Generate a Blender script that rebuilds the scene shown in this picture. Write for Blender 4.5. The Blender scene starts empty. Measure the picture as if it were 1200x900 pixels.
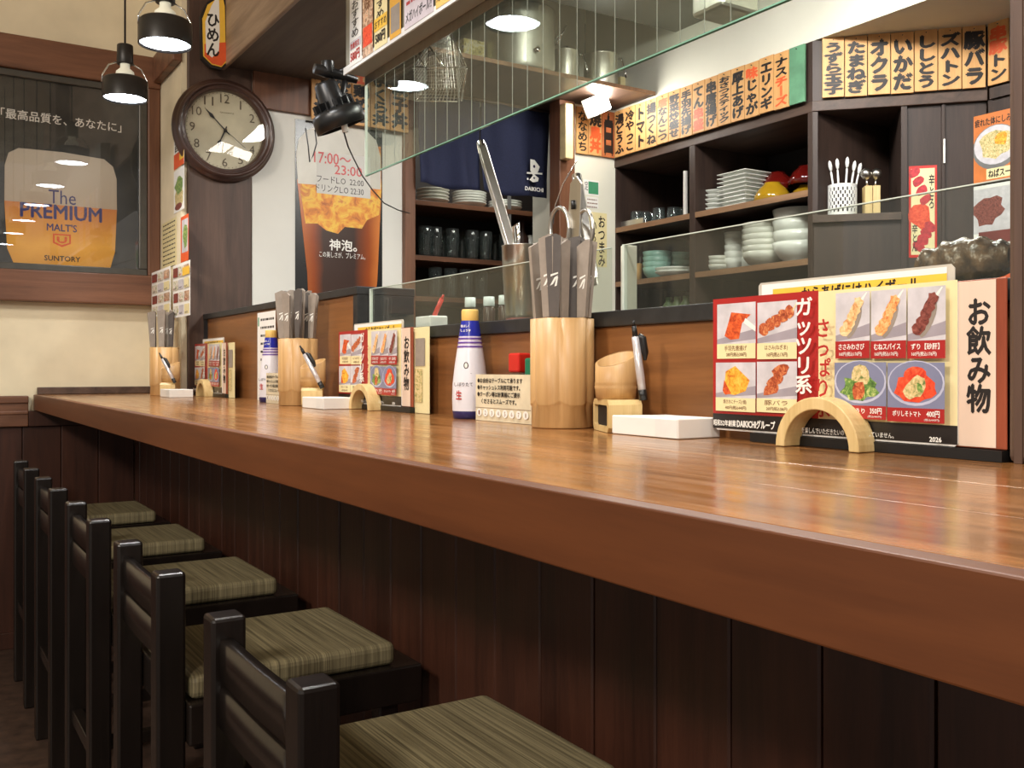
import bpy, math, random
from mathutils import Vector, Matrix
random.seed(7)
S = bpy.context.scene
COL = S.collection

# ------------------------------------------------------------------ camera, world, lights, exposure
F, TH, VH, CZ = 1130.0, 0.5647, 433.8, 0.875
SN, CS = math.sin(TH), math.cos(TH)
cd = bpy.data.cameras.new('camera'); cam = bpy.data.objects.new('camera', cd); COL.objects.link(cam)
cam.location = (0, 0, CZ); cam.rotation_euler = (math.pi/2, 0, -TH)
cd.sensor_width = 36; cd.lens = 36*F/1200; cd.shift_y = -(450-VH)/1200; cd.clip_start = .01
S.camera = cam
S.view_settings.view_transform = 'Standard'; S.view_settings.look = 'None'; S.view_settings.gamma = 1
S.view_settings.exposure = 0.0
w = bpy.data.worlds.new('world'); S.world = w; w.use_nodes = True
w.node_tree.nodes['Background'].inputs[0].default_value = (1, .91, .82, 1)
w.node_tree.nodes['Background'].inputs[1].default_value = .46

def area(name, loc, target, size, power, color=(1, .9, .8), sy=None):
    l = bpy.data.lights.new(name, 'AREA'); l.energy = power; l.color = color; l.size = size
    if sy: l.shape = 'RECTANGLE'; l.size_y = sy
    o = bpy.data.objects.new(name, l); COL.objects.link(o); o.location = loc
    o.rotation_euler = (Vector(target)-Vector(loc)).to_track_quat('-Z', 'Y').to_euler()
    return o
# ceiling lamps of the dining room behind the camera, and of the kitchen
area('room_ceiling_light', (-1.7, .9, 2.35), (.5, 1.2, .6), .35, 40, (1, .91, .81))
area('room_ceiling_light', (-1.9, -1.6, 2.35), (.5, .6, .8), .35, 40, (1, .91, .81))
area('kitchen_ceiling_light', (1.65, 1.55, 2.02), (1.9, 1.6, 1.0), .9, 34, (1, .98, .93), .2)
area('kitchen_ceiling_light', (1.75, .2, 2.02), (2.2, 1.2, 1.2), .9, 12, (1, .96, .9), .2)

area('storeroom_fill', (2.0, 3.3, CZ+1.15), (1.95, 3.6, .9), .3, 5, (1, .97, .9))  # added fill with no lamp of its own, brightens the rack's glasses and plates

# ------------------------------------------------------------------ pixel -> place helpers (1200 x 900)
def ray(u, v):
    dx = (u-600)/F
    return Vector((SN+dx*CS, CS-dx*SN, (VH-v)/F))
def pX(u, v, X):
    r = ray(u, v); d = X/r.x; return Vector((X, r.y*d, CZ+r.z*d))
def pY(u, v, Y):
    r = ray(u, v); d = Y/r.y; return Vector((r.x*d, Y, CZ+r.z*d))

# ------------------------------------------------------------------ materials
MATS = {}
def lin(c):
    def f(x):
        x /= 255.0
        return x/12.92 if x <= .04045 else ((x+.055)/1.055)**2.4
    return (f(c[0]), f(c[1]), f(c[2]), 1)
def newmat(name):
    m = bpy.data.materials.new(name); m.use_nodes = True
    nt = m.node_tree; b = nt.nodes['Principled BSDF']
    return m, nt, b
def N(nt, t, **kw):
    n = nt.nodes.new(t)
    for k, v in kw.items(): setattr(n, k, v)
    return n
def coords(nt, scale=(1, 1, 1), rot=(0, 0, 0)):
    tc = N(nt, 'ShaderNodeTexCoord'); mp = N(nt, 'ShaderNodeMapping')
    mp.inputs['Scale'].default_value = scale; mp.inputs['Rotation'].default_value = rot
    nt.links.new(tc.outputs['Object'], mp.inputs['Vector']); return mp.outputs['Vector']
def ramp(nt, fac, stops):
    r = N(nt, 'ShaderNodeValToRGB'); e = r.color_ramp.elements
    e[0].position, e[0].color = stops[0]; e[1].position, e[1].color = stops[-1]
    for p, c in stops[1:-1]:
        x = e.new(p); x.color = c
    nt.links.new(fac, r.inputs['Fac']); return r.outputs['Color']
def noise(nt, vec, scale, detail=4, rough=.55, dist=0):
    n = N(nt, 'ShaderNodeTexNoise'); n.inputs['Scale'].default_value = scale
    n.inputs['Detail'].default_value = detail; n.inputs['Roughness'].default_value = rough
    n.inputs['Distortion'].default_value = dist
    nt.links.new(vec, n.inputs['Vector']); return n.outputs['Fac']
def bump(nt, b, h, strength, dist=.01):
    n = N(nt, 'ShaderNodeBump'); n.inputs['Strength'].default_value = strength
    n.inputs['Distance'].default_value = dist
    nt.links.new(h, n.inputs['Height']); nt.links.new(n.outputs['Normal'], b.inputs['Normal'])
def plain(name, c, rough=.5, metal=0, vary=.06, scale=30, bmp=.0, coat=0, spec=.5, aniso=0, stretch=(1, 1, 1)):
    """one colour with a slight mottling"""
    if name in MATS: return MATS[name]
    m, nt, b = newmat(name)
    v = coords(nt, stretch); n = noise(nt, v, scale)
    a = lin(c)
    lo = tuple(x*(1-vary*2) for x in a[:3])+(1,); hi = tuple(min(1, x*(1+vary*2)) for x in a[:3])+(1,)
    nt.links.new(ramp(nt, n, [(.3, lo), (.7, hi)]), b.inputs['Base Color'])
    b.inputs['Roughness'].default_value = rough; b.inputs['Metallic'].default_value = metal
    b.inputs['Coat Weight'].default_value = coat; b.inputs['Coat Roughness'].default_value = .08
    b.inputs['Specular IOR Level'].default_value = spec
    if bmp: bump(nt, b, n, bmp)
    MATS[name] = m; return m
def wood(name, dark, light, axis='Y', scale=6, rough=.4, coat=0, bmp=.08, mid=.5, cr=.1, stretch=14, spec=.5):
    if name in MATS: return MATS[name]
    m, nt, b = newmat(name)
    s = {'X': (1, stretch, stretch), 'Y': (stretch, 1, stretch), 'Z': (stretch, stretch, 1)}[axis]
    v = coords(nt, tuple(x*1.0 for x in s))
    n1 = noise(nt, v, scale*.35, 5, .6, .6); n2 = noise(nt, v, scale*2.2, 6, .7)
    mx = N(nt, 'ShaderNodeMath', operation='ADD'); ml = N(nt, 'ShaderNodeMath', operation='MULTIPLY')
    ml.inputs[1].default_value = .35; nt.links.new(n2, ml.inputs[0])
    nt.links.new(n1, mx.inputs[0]); nt.links.new(ml.outputs[0], mx.inputs[1])
    d, l = lin(dark), lin(light); md = tuple((d[i]*.5+l[i]*.5) for i in range(3))+(1,)
    nt.links.new(ramp(nt, mx.outputs[0], [(.42, d), (.66, md), (.9, l)]), b.inputs['Base Color'])
    b.inputs['Roughness'].default_value = rough
    b.inputs['Coat Weight'].default_value = coat; b.inputs['Coat Roughness'].default_value = cr
    b.inputs['Specular IOR Level'].default_value = spec
    bump(nt, b, mx.outputs[0], bmp, .004)
    MATS[name] = m; return m
def emit(name, c, s):
    m, nt, b = newmat(name)
    b.inputs['Base Color'].default_value = lin(c); b.inputs['Emission Color'].default_value = lin(c)
    b.inputs['Emission Strength'].default_value = s; return m
def glass(name, tint=(235, 240, 236), film=.03, refl=1.45, film_col=(200, 205, 195), rough=.0):
    """clear pane: transparent + fresnel gloss + a pale film painting in the veil of reflections"""
    m, nt, b = newmat(name); nt.nodes.remove(b); out = nt.nodes['Material Output']
    t = N(nt, 'ShaderNodeBsdfTransparent'); t.inputs[0].default_value = lin(tint)
    g = N(nt, 'ShaderNodeBsdfGlossy'); g.inputs['Roughness'].default_value = rough; g.inputs[0].default_value = (1, 1, 1, 1)
    lw = N(nt, 'ShaderNodeLayerWeight'); lw.inputs[0].default_value = .5
    pw = N(nt, 'ShaderNodeMath', operation='POWER'); pw.inputs[1].default_value = 5; nt.links.new(lw.outputs['Facing'], pw.inputs[0])
    fr = N(nt, 'ShaderNodeMath', operation='MULTIPLY_ADD'); fr.inputs[1].default_value = .9; fr.inputs[2].default_value = ((refl-1)/(refl+1))**2
    nt.links.new(pw.outputs[0], fr.inputs[0])
    d = N(nt, 'ShaderNodeBsdfDiffuse'); d.inputs[0].default_value = lin(film_col)  # pale film: veil of reflected room light put in as colour
    m1 = N(nt, 'ShaderNodeMixShader'); m2 = N(nt, 'ShaderNodeMixShader')
    tc = coords(nt, (1, 1, 1)); n = noise(nt, tc, 9, 5)
    mr = N(nt, 'ShaderNodeMapRange'); mr.inputs[3].default_value = film*.5; mr.inputs[4].default_value = film*1.6
    nt.links.new(n, mr.inputs[0]); nt.links.new(mr.outputs[0], m1.inputs[0])
    nt.links.new(t.outputs[0], m1.inputs[1]); nt.links.new(d.outputs[0], m1.inputs[2])
    nt.links.new(fr.outputs[0], m2.inputs[0]); nt.links.new(m1.outputs[0], m2.inputs[1]); nt.links.new(g.outputs[0], m2.inputs[2])
    nt.links.new(m2.outputs[0], out.inputs[0]); return m
def blotch(name, cols, scale=60, rough=.45, dist=1.0):
    """printed photo texture: several colours mixed by noise"""
    if name in MATS: return MATS[name]
    m, nt, b = newmat(name); v = coords(nt); n = noise(nt, v, scale, 4, .6, dist)
    st = [(.3+.4*i/(len(cols)-1), lin(c)) for i, c in enumerate(cols)]
    nt.links.new(ramp(nt, n, st), b.inputs['Base Color']); b.inputs['Roughness'].default_value = rough
    MATS[name] = m; return m
def grad(name, stops, axis, lo, hi, rough=.3, noise_amt=.0, nscale=10, coat=0):
    """printed colour gradient along an object axis (poster art)"""
    m, nt, b = newmat(name); tc = N(nt, 'ShaderNodeTexCoord'); sp = N(nt, 'ShaderNodeSeparateXYZ')
    nt.links.new(tc.outputs['Object'], sp.inputs[0]); mr = N(nt, 'ShaderNodeMapRange')
    mr.inputs[1].default_value = lo; mr.inputs[2].default_value = hi
    nt.links.new(sp.outputs[axis], mr.inputs[0]); f = mr.outputs[0]
    if noise_amt:
        n = noise(nt, tc.outputs['Object'], nscale, 4); a = N(nt, 'ShaderNodeMath', operation='MULTIPLY_ADD')
        a.inputs[1].default_value = noise_amt; nt.links.new(n, a.inputs[0]); 
        s2 = N(nt, 'ShaderNodeMath', operation='SUBTRACT'); nt.links.new(f, s2.inputs[0]); s2.inputs[1].default_value = noise_amt*.5
        nt.links.new(s2.outputs[0], a.inputs[2]); f = a.outputs[0]
    nt.links.new(ramp(nt, f, [(p, lin(c)) for p, c in stops]), b.inputs['Base Color'])
    b.inputs['Roughness'].default_value = rough; b.inputs['Coat Weight'].default_value = coat; b.inputs['Coat Roughness'].default_value = .03
    return m

M_plaster = plain('cream_plaster', (228, 215, 184), .85, vary=.05, scale=5, bmp=.25)
M_white = plain('white_painted_board', (225, 224, 216), .6, vary=.02, scale=4)
M_kwall = plain('kitchen_white_wall', (226, 224, 208), .55, vary=.03, scale=3)
M_counter = wood('varnished_counter_wood', (92, 58, 28), (170, 116, 66), 'Y', 5, .2, 0, .055, stretch=18, spec=.62)
M_fascia = wood('counter_edge_wood', (82, 42, 17), (114, 64, 31), 'Y', 4, .42, 0, .04)
M_back = wood('counter_back_panel', (104, 64, 32), (146, 96, 52), 'Y', 5, .42, 0, .05)
M_board = wood('dark_red_wainscot', (44, 25, 18), (78, 45, 32), 'Z', 5, .4, 0, .12)
M_dark = wood('dark_brown_timber', (58, 40, 32), (98, 74, 60), 'Z', 5, .5, 0, .12)
M_darkY = wood('dark_brown_timber_y', (58, 42, 34), (102, 80, 66), 'Y', 5, .45, 0, .12)
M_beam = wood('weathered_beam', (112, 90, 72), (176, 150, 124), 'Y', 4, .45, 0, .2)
M_under = wood('grey_brown_underside', (72, 62, 54), (104, 92, 82), 'Y', 3, .6, 0, .1)  # grey-brown grain, darker than the beam face
M_frame = wood('reddish_frame_wood', (80, 50, 34), (134, 90, 64), 'X', 4, .45, 0, .12)
M_frameZ = wood('reddish_frame_wood_z', (80, 50, 34), (130, 86, 60), 'Z', 4, .45, 0, .12)
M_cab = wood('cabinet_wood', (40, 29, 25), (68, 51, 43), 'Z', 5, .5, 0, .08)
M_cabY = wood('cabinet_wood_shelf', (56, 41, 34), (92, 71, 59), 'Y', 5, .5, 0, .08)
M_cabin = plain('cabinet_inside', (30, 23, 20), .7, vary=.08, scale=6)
M_shelfedge = wood('pale_shelf_edge', (118, 86, 62), (158, 122, 90), 'Y', 5, .5, 0, .06)
M_black = plain('black_ledge_laminate', (38, 38, 38), .42, vary=.15, scale=40, bmp=.04)
M_lacq = wood('black_lacquered_wood', (18, 14, 12), (34, 27, 23), 'Z', 6, .26, 0, .12)
M_bamboo = wood('bamboo', (178, 136, 84), (212, 172, 118), 'Z', 6, .42, 0, .05, stretch=22)
M_bamboo2 = wood('pale_bamboo', (200, 168, 108), (232, 206, 150), 'Z', 6, .4, 0, .05, stretch=22)
M_plaque = wood('plaque_wood', (196, 142, 82), (228, 178, 116), 'Z', 5, .5, 0, .05)
M_steel = plain('brushed_steel', (200, 196, 188), .28, 1, vary=.05, scale=40, stretch=(1, 1, .05))
M_steel2 = plain('worn_steel_pot', (196, 194, 180), .36, 1, vary=.08, scale=12)
M_alu = plain('aluminium_pot', (190, 190, 176), .42, .85, vary=.08, scale=8)
M_chrome = plain('chrome', (225, 225, 225), .12, 1, vary=.02)
M_blackp = plain('black_plastic', (24, 24, 24), .35, vary=.1)
M_greyp = plain('grey_plastic', (120, 120, 118), .4)
M_whitep = plain('white_plastic', (232, 232, 228), .35, vary=.02)
M_paper = plain('white_paper', (238, 236, 230), .7, vary=.02, scale=12)
M_cream = plain('cream_paper', (236, 222, 170), .4, vary=.02)
M_beige = plain('beige_print', (230, 205, 184), .35, vary=.06, scale=14, stretch=(1, 1, .1))
M_red = plain('red_print', (170, 38, 36), .32, vary=.03)
M_redp = plain('red_plastic', (205, 40, 30), .3, vary=.03)
M_greenp = plain('green_plastic', (20, 118, 84), .3, vary=.03)
M_ink = plain('black_ink', (28, 22, 20), .5, vary=.02)
M_wink = plain('white_ink', (240, 238, 230), .5, vary=.02)
M_rink = plain('red_ink', (178, 40, 34), .5, vary=.02)
M_oink = plain('orange_ink', (226, 92, 44), .5, vary=.05)
M_bink = plain('blue_ink', (52, 50, 108), .4, vary=.02)
M_brink = plain('brown_ink', (120, 78, 50), .5, vary=.02)
M_gold = plain('gold_print', (226, 170, 60), .4, vary=.03)
M_yell = plain('yellow_print', (244, 196, 70), .4, vary=.03)
M_green = plain('green_print', (72, 148, 108), .5, vary=.06)
M_bandblk = plain('black_print', (36, 32, 30), .3, vary=.02)
M_sleeve = plain('grey_paper_sleeve', (150, 139, 127), .55, vary=.05, scale=60)
M_sleeve2 = plain('dark_paper_sleeve', (92, 86, 82), .55, vary=.05, scale=60)
M_navy = plain('navy_cloth', (30, 36, 66), .85, vary=.08, scale=200, bmp=.1)
M_wirew = plain('pale_wire', (158, 160, 150), .5, vary=.02)
M_porc = plain('white_porcelain', (226, 228, 220), .18, vary=.02, spec=.6)
M_porc2 = plain('grey_porcelain', (196, 196, 184), .22, vary=.04, spec=.6)
M_celadon = plain('celadon_glaze', (140, 180, 168), .2, vary=.06, spec=.6)
M_bowly = plain('ochre_lacquer', (166, 128, 26), .12, vary=.04, coat=.6)
M_bowlr = plain('dark_red_lacquer', (98, 18, 14), .1, vary=.04, coat=.6)
M_edge = plain('polished_glass_edge', (206, 216, 204), .25, vary=.03)
M_edgeg = plain('green_glass_edge', (120, 168, 144), .2, vary=.05)
M_acry = plain('milky_acrylic', (214, 212, 196), .3, vary=.04)
M_floor = plain('brown_floor', (70, 52, 42), .6, vary=.22, scale=26, bmp=.1)
M_dial = plain('clock_dial_paper', (204, 196, 168), .6, vary=.03)
M_clock = plain('dark_walnut_ring', (72, 50, 42), .28, vary=.15, scale=8, coat=.3)
M_glass = glass('clear_pane', (244, 247, 243), .014, 1.45)
M_glass2 = glass('hanging_pane', (243, 247, 242), .022, 1.5, (190, 198, 180))
M_tumbler = glass('tumbler_glass', (226, 232, 230), .05, 1.5, (190, 200, 200))
M_pglass = glass('poster_glass', (251, 251, 251), .006, 1.5)
M_lens = emit('lamp_lens', (235, 243, 255), 30)
M_tube = emit('work_lamp_diffuser', (255, 252, 245), 40)
M_photo = plain('printed_plate_white', (206, 202, 206), .35, vary=.08, scale=40)
M_photog = plain('printed_plate_grey', (128, 132, 160), .35, vary=.05, scale=20)
F_red = blotch('print_karaage', [(150, 50, 20), (214, 84, 34), (232, 120, 60)], 160)
F_skew = blotch('print_skewer', [(110, 40, 20), (190, 90, 50), (226, 160, 100)], 220)
F_gold = blotch('print_riceball', [(190, 90, 20), (240, 170, 50), (250, 205, 90)], 150)
F_pale = blotch('print_chicken', [(196, 120, 60), (236, 190, 130), (246, 222, 176)], 170)
F_dark = blotch('print_gizzard', [(80, 32, 26), (128, 62, 52), (160, 96, 84)], 200)
F_green = blotch('print_cucumber', [(40, 70, 30), (110, 150, 70), (220, 220, 140)], 170)
F_tom = blotch('print_tomato', [(190, 40, 20), (232, 76, 40), (240, 110, 70)], 120)
F_on = blotch('print_onion', [(90, 120, 60), (214, 190, 130), (240, 224, 180)], 190)
F_flyer = blotch('print_flyer', [(190, 60, 50), (226, 214, 200), (236, 228, 210), (120, 140, 90), (236, 200, 90)], 75)
F_flyer2 = blotch('print_flyer_orange', [(206, 120, 60), (228, 200, 170), (150, 100, 70), (232, 220, 200)], 60)

_nt = M_counter.node_tree; _b = _nt.nodes['Principled BSDF']
_v = coords(_nt, (30, 2.2, 30)); _n = noise(_nt, _v, 3, 5, .7); _mr = N(_nt, 'ShaderNodeMapRange')
_mr.inputs[1].default_value = .3; _mr.inputs[2].default_value = .7; _mr.inputs[3].default_value = .10; _mr.inputs[4].default_value = .27
_nt.links.new(_n, _mr.inputs[0]); _nt.links.new(_mr.outputs[0], _b.inputs['Roughness'])

# ------------------------------------------------------------------ mesh builder
class MB:
    def __init__(s): s.v = []; s.f = []; s.m = []; s.sm = []; s.mi = 0; s.T = None
    def _add(s, vs, fs, smooth=False):
        o = len(s.v)
        if s.T is not None: vs = [tuple(s.T @ Vector(p)) for p in vs]
        s.v += [tuple(p) for p in vs]; s.f += [[i+o for i in f] for f in fs]
        s.m += [s.mi]*len(fs); s.sm += [smooth]*len(fs); return s
    def box(s, x0, x1, y0, y1, z0, z1):
        vs = [(x, y, z) for x in (x0, x1) for y in (y0, y1) for z in (z0, z1)]
        return s._add(vs, [(0, 1, 3, 2), (4, 6, 7, 5), (0, 4, 5, 1), (2, 3, 7, 6), (0, 2, 6, 4), (1, 5, 7, 3)])
    def lathe(s, prof, c=(0, 0, 0), n=24, axis='Z', smooth=True, closed=False):
        vs = []
        for r, z in prof:
            for i in range(n):
                a = 2*math.pi*i/n; p = (r*math.cos(a), r*math.sin(a), z)
                if axis == 'Y': p = (p[0], -p[2], p[1])
                if axis == 'X': p = (p[2], p[0], p[1])
                vs.append((p[0]+c[0], p[1]+c[1], p[2]+c[2]))
        k = len(prof); fs = []
        for j in range(k if closed else k-1):
            for i in range(n):
                a, b = j*n+i, j*n+(i+1) % n; c2, d = ((j+1) % k)*n+(i+1) % n, ((j+1) % k)*n+i
                fs.append((a, b, c2, d))
        s._add(vs, fs, smooth)
        return s
    def cyl(s, r0, r1, z0, z1, c=(0, 0, 0), n=20, axis='Z'):
        e = .0005
        return s.lathe([(1e-5, z0), (r0, z0), (r0, z0+1e-6), (r1, z1), (r1, z1+1e-6), (1e-5, z1)], c, n, axis, True)
    def tube(s, pts, r, n=8, caps=True):
        pts = [Vector(p) for p in pts]; rs = r if isinstance(r, (list, tuple)) else [r]*len(pts)
        vs = []; up = Vector((0, 0, 1)); prev = None
        for i, p in enumerate(pts):
            t = (pts[min(i+1, len(pts)-1)]-pts[max(i-1, 0)]).normalized()
            if prev is None:
                a = t.cross(up)
                if a.length < .1: a = t.cross(Vector((1, 0, 0)))
            else: a = prev-t*prev.dot(t)
            a.normalize(); prev = a; b = t.cross(a)
            for k in range(n):
                q = 2*math.pi*k/n; vs.append(p+(a*math.cos(q)+b*math.sin(q))*rs[i])
        fs = []
        for j in range(len(pts)-1):
            for i in range(n): fs.append((j*n+i, j*n+(i+1) % n, (j+1)*n+(i+1) % n, (j+1)*n+i))
        if caps: fs += [tuple(range(n))[::-1], tuple(range((len(pts)-1)*n, len(pts)*n))]
        return s._add(vs, fs, True)
    def prism(s, pts, d, smooth=False):
        """planar outline (3-D points) pushed along vector d"""
        pts = [Vector(p) for p in pts]; d = Vector(d); n = len(pts)
        fs = [tuple(range(n)), tuple(range(2*n-1, n-1, -1))]+[(i, i+n, (i+1) % n+n, (i+1) % n) for i in range(n)]
        return s._add(pts+[p+d for p in pts], fs, smooth)
    def grid(s, fn, nu, nv, thick=None):
        vs = [fn(i/nu, j/nv) for j in range(nv+1) for i in range(nu+1)]
        fs = [(j*(nu+1)+i, j*(nu+1)+i+1, (j+1)*(nu+1)+i+1, (j+1)*(nu+1)+i) for j in range(nv) for i in range(nu)]
        return s._add(vs, fs, True)
    def build(s, name, mats, parent=None, bevel=0, label=None, kind=None, solid=0, seg=2):
        me = bpy.data.meshes.new(name)
        o = bpy.data.objects.new(name, me); COL.objects.link(o)
        off = Vector((0, 0, 0))
        if parent is not None:
            off = world_loc(parent); o.parent = parent
        me.from_pydata([(p[0]-off.x, p[1]-off.y, p[2]-off.z) for p in s.v], [], s.f)
        mats = mats if isinstance(mats, (list, tuple)) else [mats]
        for m in mats: me.materials.append(m)
        me.polygons.foreach_set('material_index', s.m); me.polygons.foreach_set('use_smooth', s.sm)
        me.update()
        if solid:
            md = o.modifiers.new('s', 'SOLIDIFY'); md.thickness = solid
        if bevel:
            md = o.modifiers.new('b', 'BEVEL'); md.width = bevel; md.segments = seg; md.limit_method = 'ANGLE'
            md.harden_normals = False
        if label: o['label'] = label
        if kind: o['kind'] = kind
        return o
def world_loc(o):
    l = Vector((0, 0, 0))
    while o is not None: l += o.location; o = o.parent
    return l
def thing(name, loc, label, cat, group=None):
    o = bpy.data.objects.new(name, None); COL.objects.link(o); o.location = loc; o.empty_display_size = .05
    o['label'] = label; o['category'] = cat
    if group: o['group'] = group
    return o
def tag(o, label, cat, group=None):
    o['label'] = label; o['category'] = cat
    if group: o['group'] = group
    return o
KIDS = {}
def dup(o, loc=None, label=None, rz=None, group=None):
    c = o.copy(); COL.objects.link(c)
    if loc is not None: c.location = loc
    if rz is not None: c.rotation_euler = (0, 0, rz)
    if label: c['label'] = label
    if group: c['group'] = group
    for ch in list(o.children):
        k = dup(ch); k.parent = c
    return c
def struct(name, mb, mat, bevel=0, parent=None):
    return mb.build(name, mat, parent, bevel, kind='structure')
def one(name, mb, mat, label, cat, group=None, bevel=0, solid=0):
    """a thing that is a single mesh: origin moved to its base"""
    xs, ys, zs = zip(*s_v(mb)); c = Vector(((min(xs)+max(xs))/2, (min(ys)+max(ys))/2, min(zs)))
    mb.v = [(p[0]-c.x, p[1]-c.y, p[2]-c.z) for p in mb.v]
    o = mb.build(name, mat, None, bevel, solid=solid); o.location = c
    return tag(o, label, cat, group)
def s_v(mb): return mb.v

# ------------------------------------------------------------------ lettering and flat prints
_g = {}
def glyph(body, bold=.0):
    k = body
    if k not in _g:
        cu = bpy.data.curves.new('t', 'FONT'); cu.body = body; cu.resolution_u = 2; cu.offset = 0
        o = bpy.data.objects.new('t', cu); COL.objects.link(o)
        dg = bpy.context.evaluated_depsgraph_get()
        me = bpy.data.meshes.new_from_object(o.evaluated_get(dg))
        _g[k] = ([tuple(v.co) for v in me.vertices], [tuple(p.vertices) for p in me.polygons])
        bpy.data.objects.remove(o); bpy.data.meshes.remove(me); bpy.data.curves.remove(cu)
    return _g[k]
class Print(MB):
    """flat print on a plane: point p0, horizontal right vector r, up z, outward normal n; several inks"""
    def __init__(s, p0, r, n, mats):
        super().__init__(); s.p0 = Vector(p0); s.r = Vector(r).normalized(); s.n = Vector(n).normalized()
        s.mats = list(mats); s.lay = .0004
    def pix(s, u, v):
        d = ray(u, v); o = Vector((0, 0, CZ)); t = (s.p0-o).dot(s.n)/d.dot(s.n); p = o+d*t
        return ((p-s.p0).dot(s.r), p.z)
    def P(s, a, z, off=0): 
        q = s.p0+s.r*a+s.n*(s.lay+off); return (q.x, q.y, z)
    def ink(s, m):
        if m not in s.mats: s.mats.append(m)
        s.mi = s.mats.index(m); s.lay += .00006
    def poly(s, pts, m):
        s.ink(m); return s._add([s.P(a, z) for a, z in pts], [tuple(range(len(pts)))])
    def ab(s, a0, z0, a1, z1, m): return s.poly([(a0, z0), (a1, z0), (a1, z1), (a0, z1)], m)
    def rect(s, u0, vt, vb, u1, m):
        a0, zt = s.pix(u0, vt); _, zb = s.pix(u0, vb); a1, _ = s.pix(u1, vt)
        s.ab(a0, zb, a1, zt, m); return (a0, zb, a1, zt)
    def pp(s, pts, m): return s.poly([s.pix(*p) for p in pts], m)
    def ell(s, ca, cz, ra, rz, m, n=20, rot=0, jit=0, seed=1):
        rnd = random.Random(seed); pts = []
        for i in range(n):
            q = 2*math.pi*i/n; k = 1+jit*(rnd.random()-.5)
            x, y = ra*k*math.cos(q), rz*k*math.sin(q)
            pts.append((ca+x*math.cos(rot)-y*math.sin(rot), cz+x*math.sin(rot)+y*math.cos(rot)))
        return s.poly(pts, m)
    def text(s, body, a0, z0, a1, z1, m, bold=.0):
        vs, fs = glyph(body, bold)
        if not vs: return
        xs = [v[0] for v in vs]; ys = [v[1] for v in vs]; x0, x1, y0, y1 = min(xs), max(xs), min(ys), max(ys)
        s.ink(m); k = (z1-z0)/max(y1-y0, .3)
        for (p, q) in ([(0, 0)] if bold <= .005 else [(0, 0), (bold, 0), (-bold, 0), (0, bold), (0, -bold)]):
            s._add([s.P(a0+(v[0]-x0)/(x1-x0)*(a1-a0)+p*k, z0+(v[1]-y0)/(y1-y0)*(z1-z0)+q*k) for v in vs], fs); s.lay += .00001
    def tpx(s, body, u0, vt, vb, u1, m, bold=.0):
        a0, zt = s.pix(u0, vt); _, zb = s.pix(u0, vb); a1, _ = s.pix(u1, vt)
        s.text(body, a0, zb, a1, zt, m, bold)
    def column(s, body, a0, zb, a1, zt, m, bold=.02):
        """vertical writing, one cell for each character; body is text or a list of (char, ink)"""
        n = len(body); h = (zt-zb)/n; s.ink(m)
        for i, ch in enumerate(body):
            mm = m
            if isinstance(ch, tuple): ch, mm = ch
            if mm is not m or s.mats[s.mi] is not mm: s.ink(mm)
            if ch in 'ー－': ch = '｜'
            vs, fs = glyph(ch, bold); z0 = zt-(i+1)*h
            for (p, q) in ([(0, 0)] if bold <= .005 else [(0, 0), (bold, 0), (-bold, 0), (0, bold), (0, -bold)]):
                s._add([s.P(a0+(v[0]+p)*(a1-a0), z0+(v[1]+q+.12)*h*1.04) for v in vs], fs); s.lay += .00001
    def cpx(s, body, u0, vt, vb, u1, m, bold=.02):
        a0, zt = s.pix(u0, vt); _, zb = s.pix(u0, vb); a1, _ = s.pix(u1, vt)
        s.column(body, a0, zb, a1, zt, m, bold)
    def out(s, name, parent=None, **k): return s.build(name, s.mats, parent, **k)
def PX(X, mats=()): return Print((X, 0, 0), (0, -1, 0), (-1, 0, 0), mats)
def PY(Y, mats=()): return Print((0, Y, 0), (1, 0, 0), (0, -1, 0), mats)

# ------------------------------------------------------------------ levels
CT = CZ-.078                    # counter top
XE, XB, XP = .357, .81, .66     # counter front edge, back, wainscot under it
YW, Y0 = 3.42, 3.09             # end wall, post / kitchen end wall
YK = 2.90                       # white wall strip beside the long cabinet
LED0, LED1 = CZ+.0585, CZ+.0795 # low black ledge
HL0, HL1 = CZ+.159, CZ+.176     # high black ledge
YC = 1.88                       # where the high ledge ends

# ------------------------------------------------------------------ the setting
struct('floor', MB().box(-2.6, 3.6, -2.2, 4.4, -.06, 0), M_floor)
struct('wall_end', MB().box(-2.6, .9, YW, YW+.12, 0, 2.6), M_plaster)
struct('wall_alcove', MB().box(.74, .80, Y0+.01, YW, 0, 2.6), M_plaster)
struct('ceiling', MB().box(-2.6, 3.6, -2.2, 4.4, 2.6, 2.66), M_plaster)
b = MB().box(-2.6, .34, YW-.028, YW-.0005, CZ-.178, CZ-.081)
b.box(-2.6, .34, YW-.034, YW-.0005, CZ-.104, CZ-.081); b.box(-2.6, .34, YW-.031, YW-.0005, CZ-.14, CZ-.128)
struct('trim_1', b, M_frame, .003)
w_ = struct('wall_wainscot', MB().box(-2.6, XP, YW-.006, YW-.0004, 0, CZ-.178), M_cabin)
for i in range(24):
    x = XP-.112*(i+1)
    MB().box(x+.0008, x+.1112, YW-.014, YW-.006, .05, CZ-.179).build('board', M_board, w_, .002)
struct('trim_15', MB().box(.341, XP, YW-.03, YW-.0062, CZ-.1775, CT-.051), M_board, .001)
struct('baseboard_end', MB().box(-2.6, XP, YW-.024, YW-.0145, 0, .052), M_board, .002)
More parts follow.
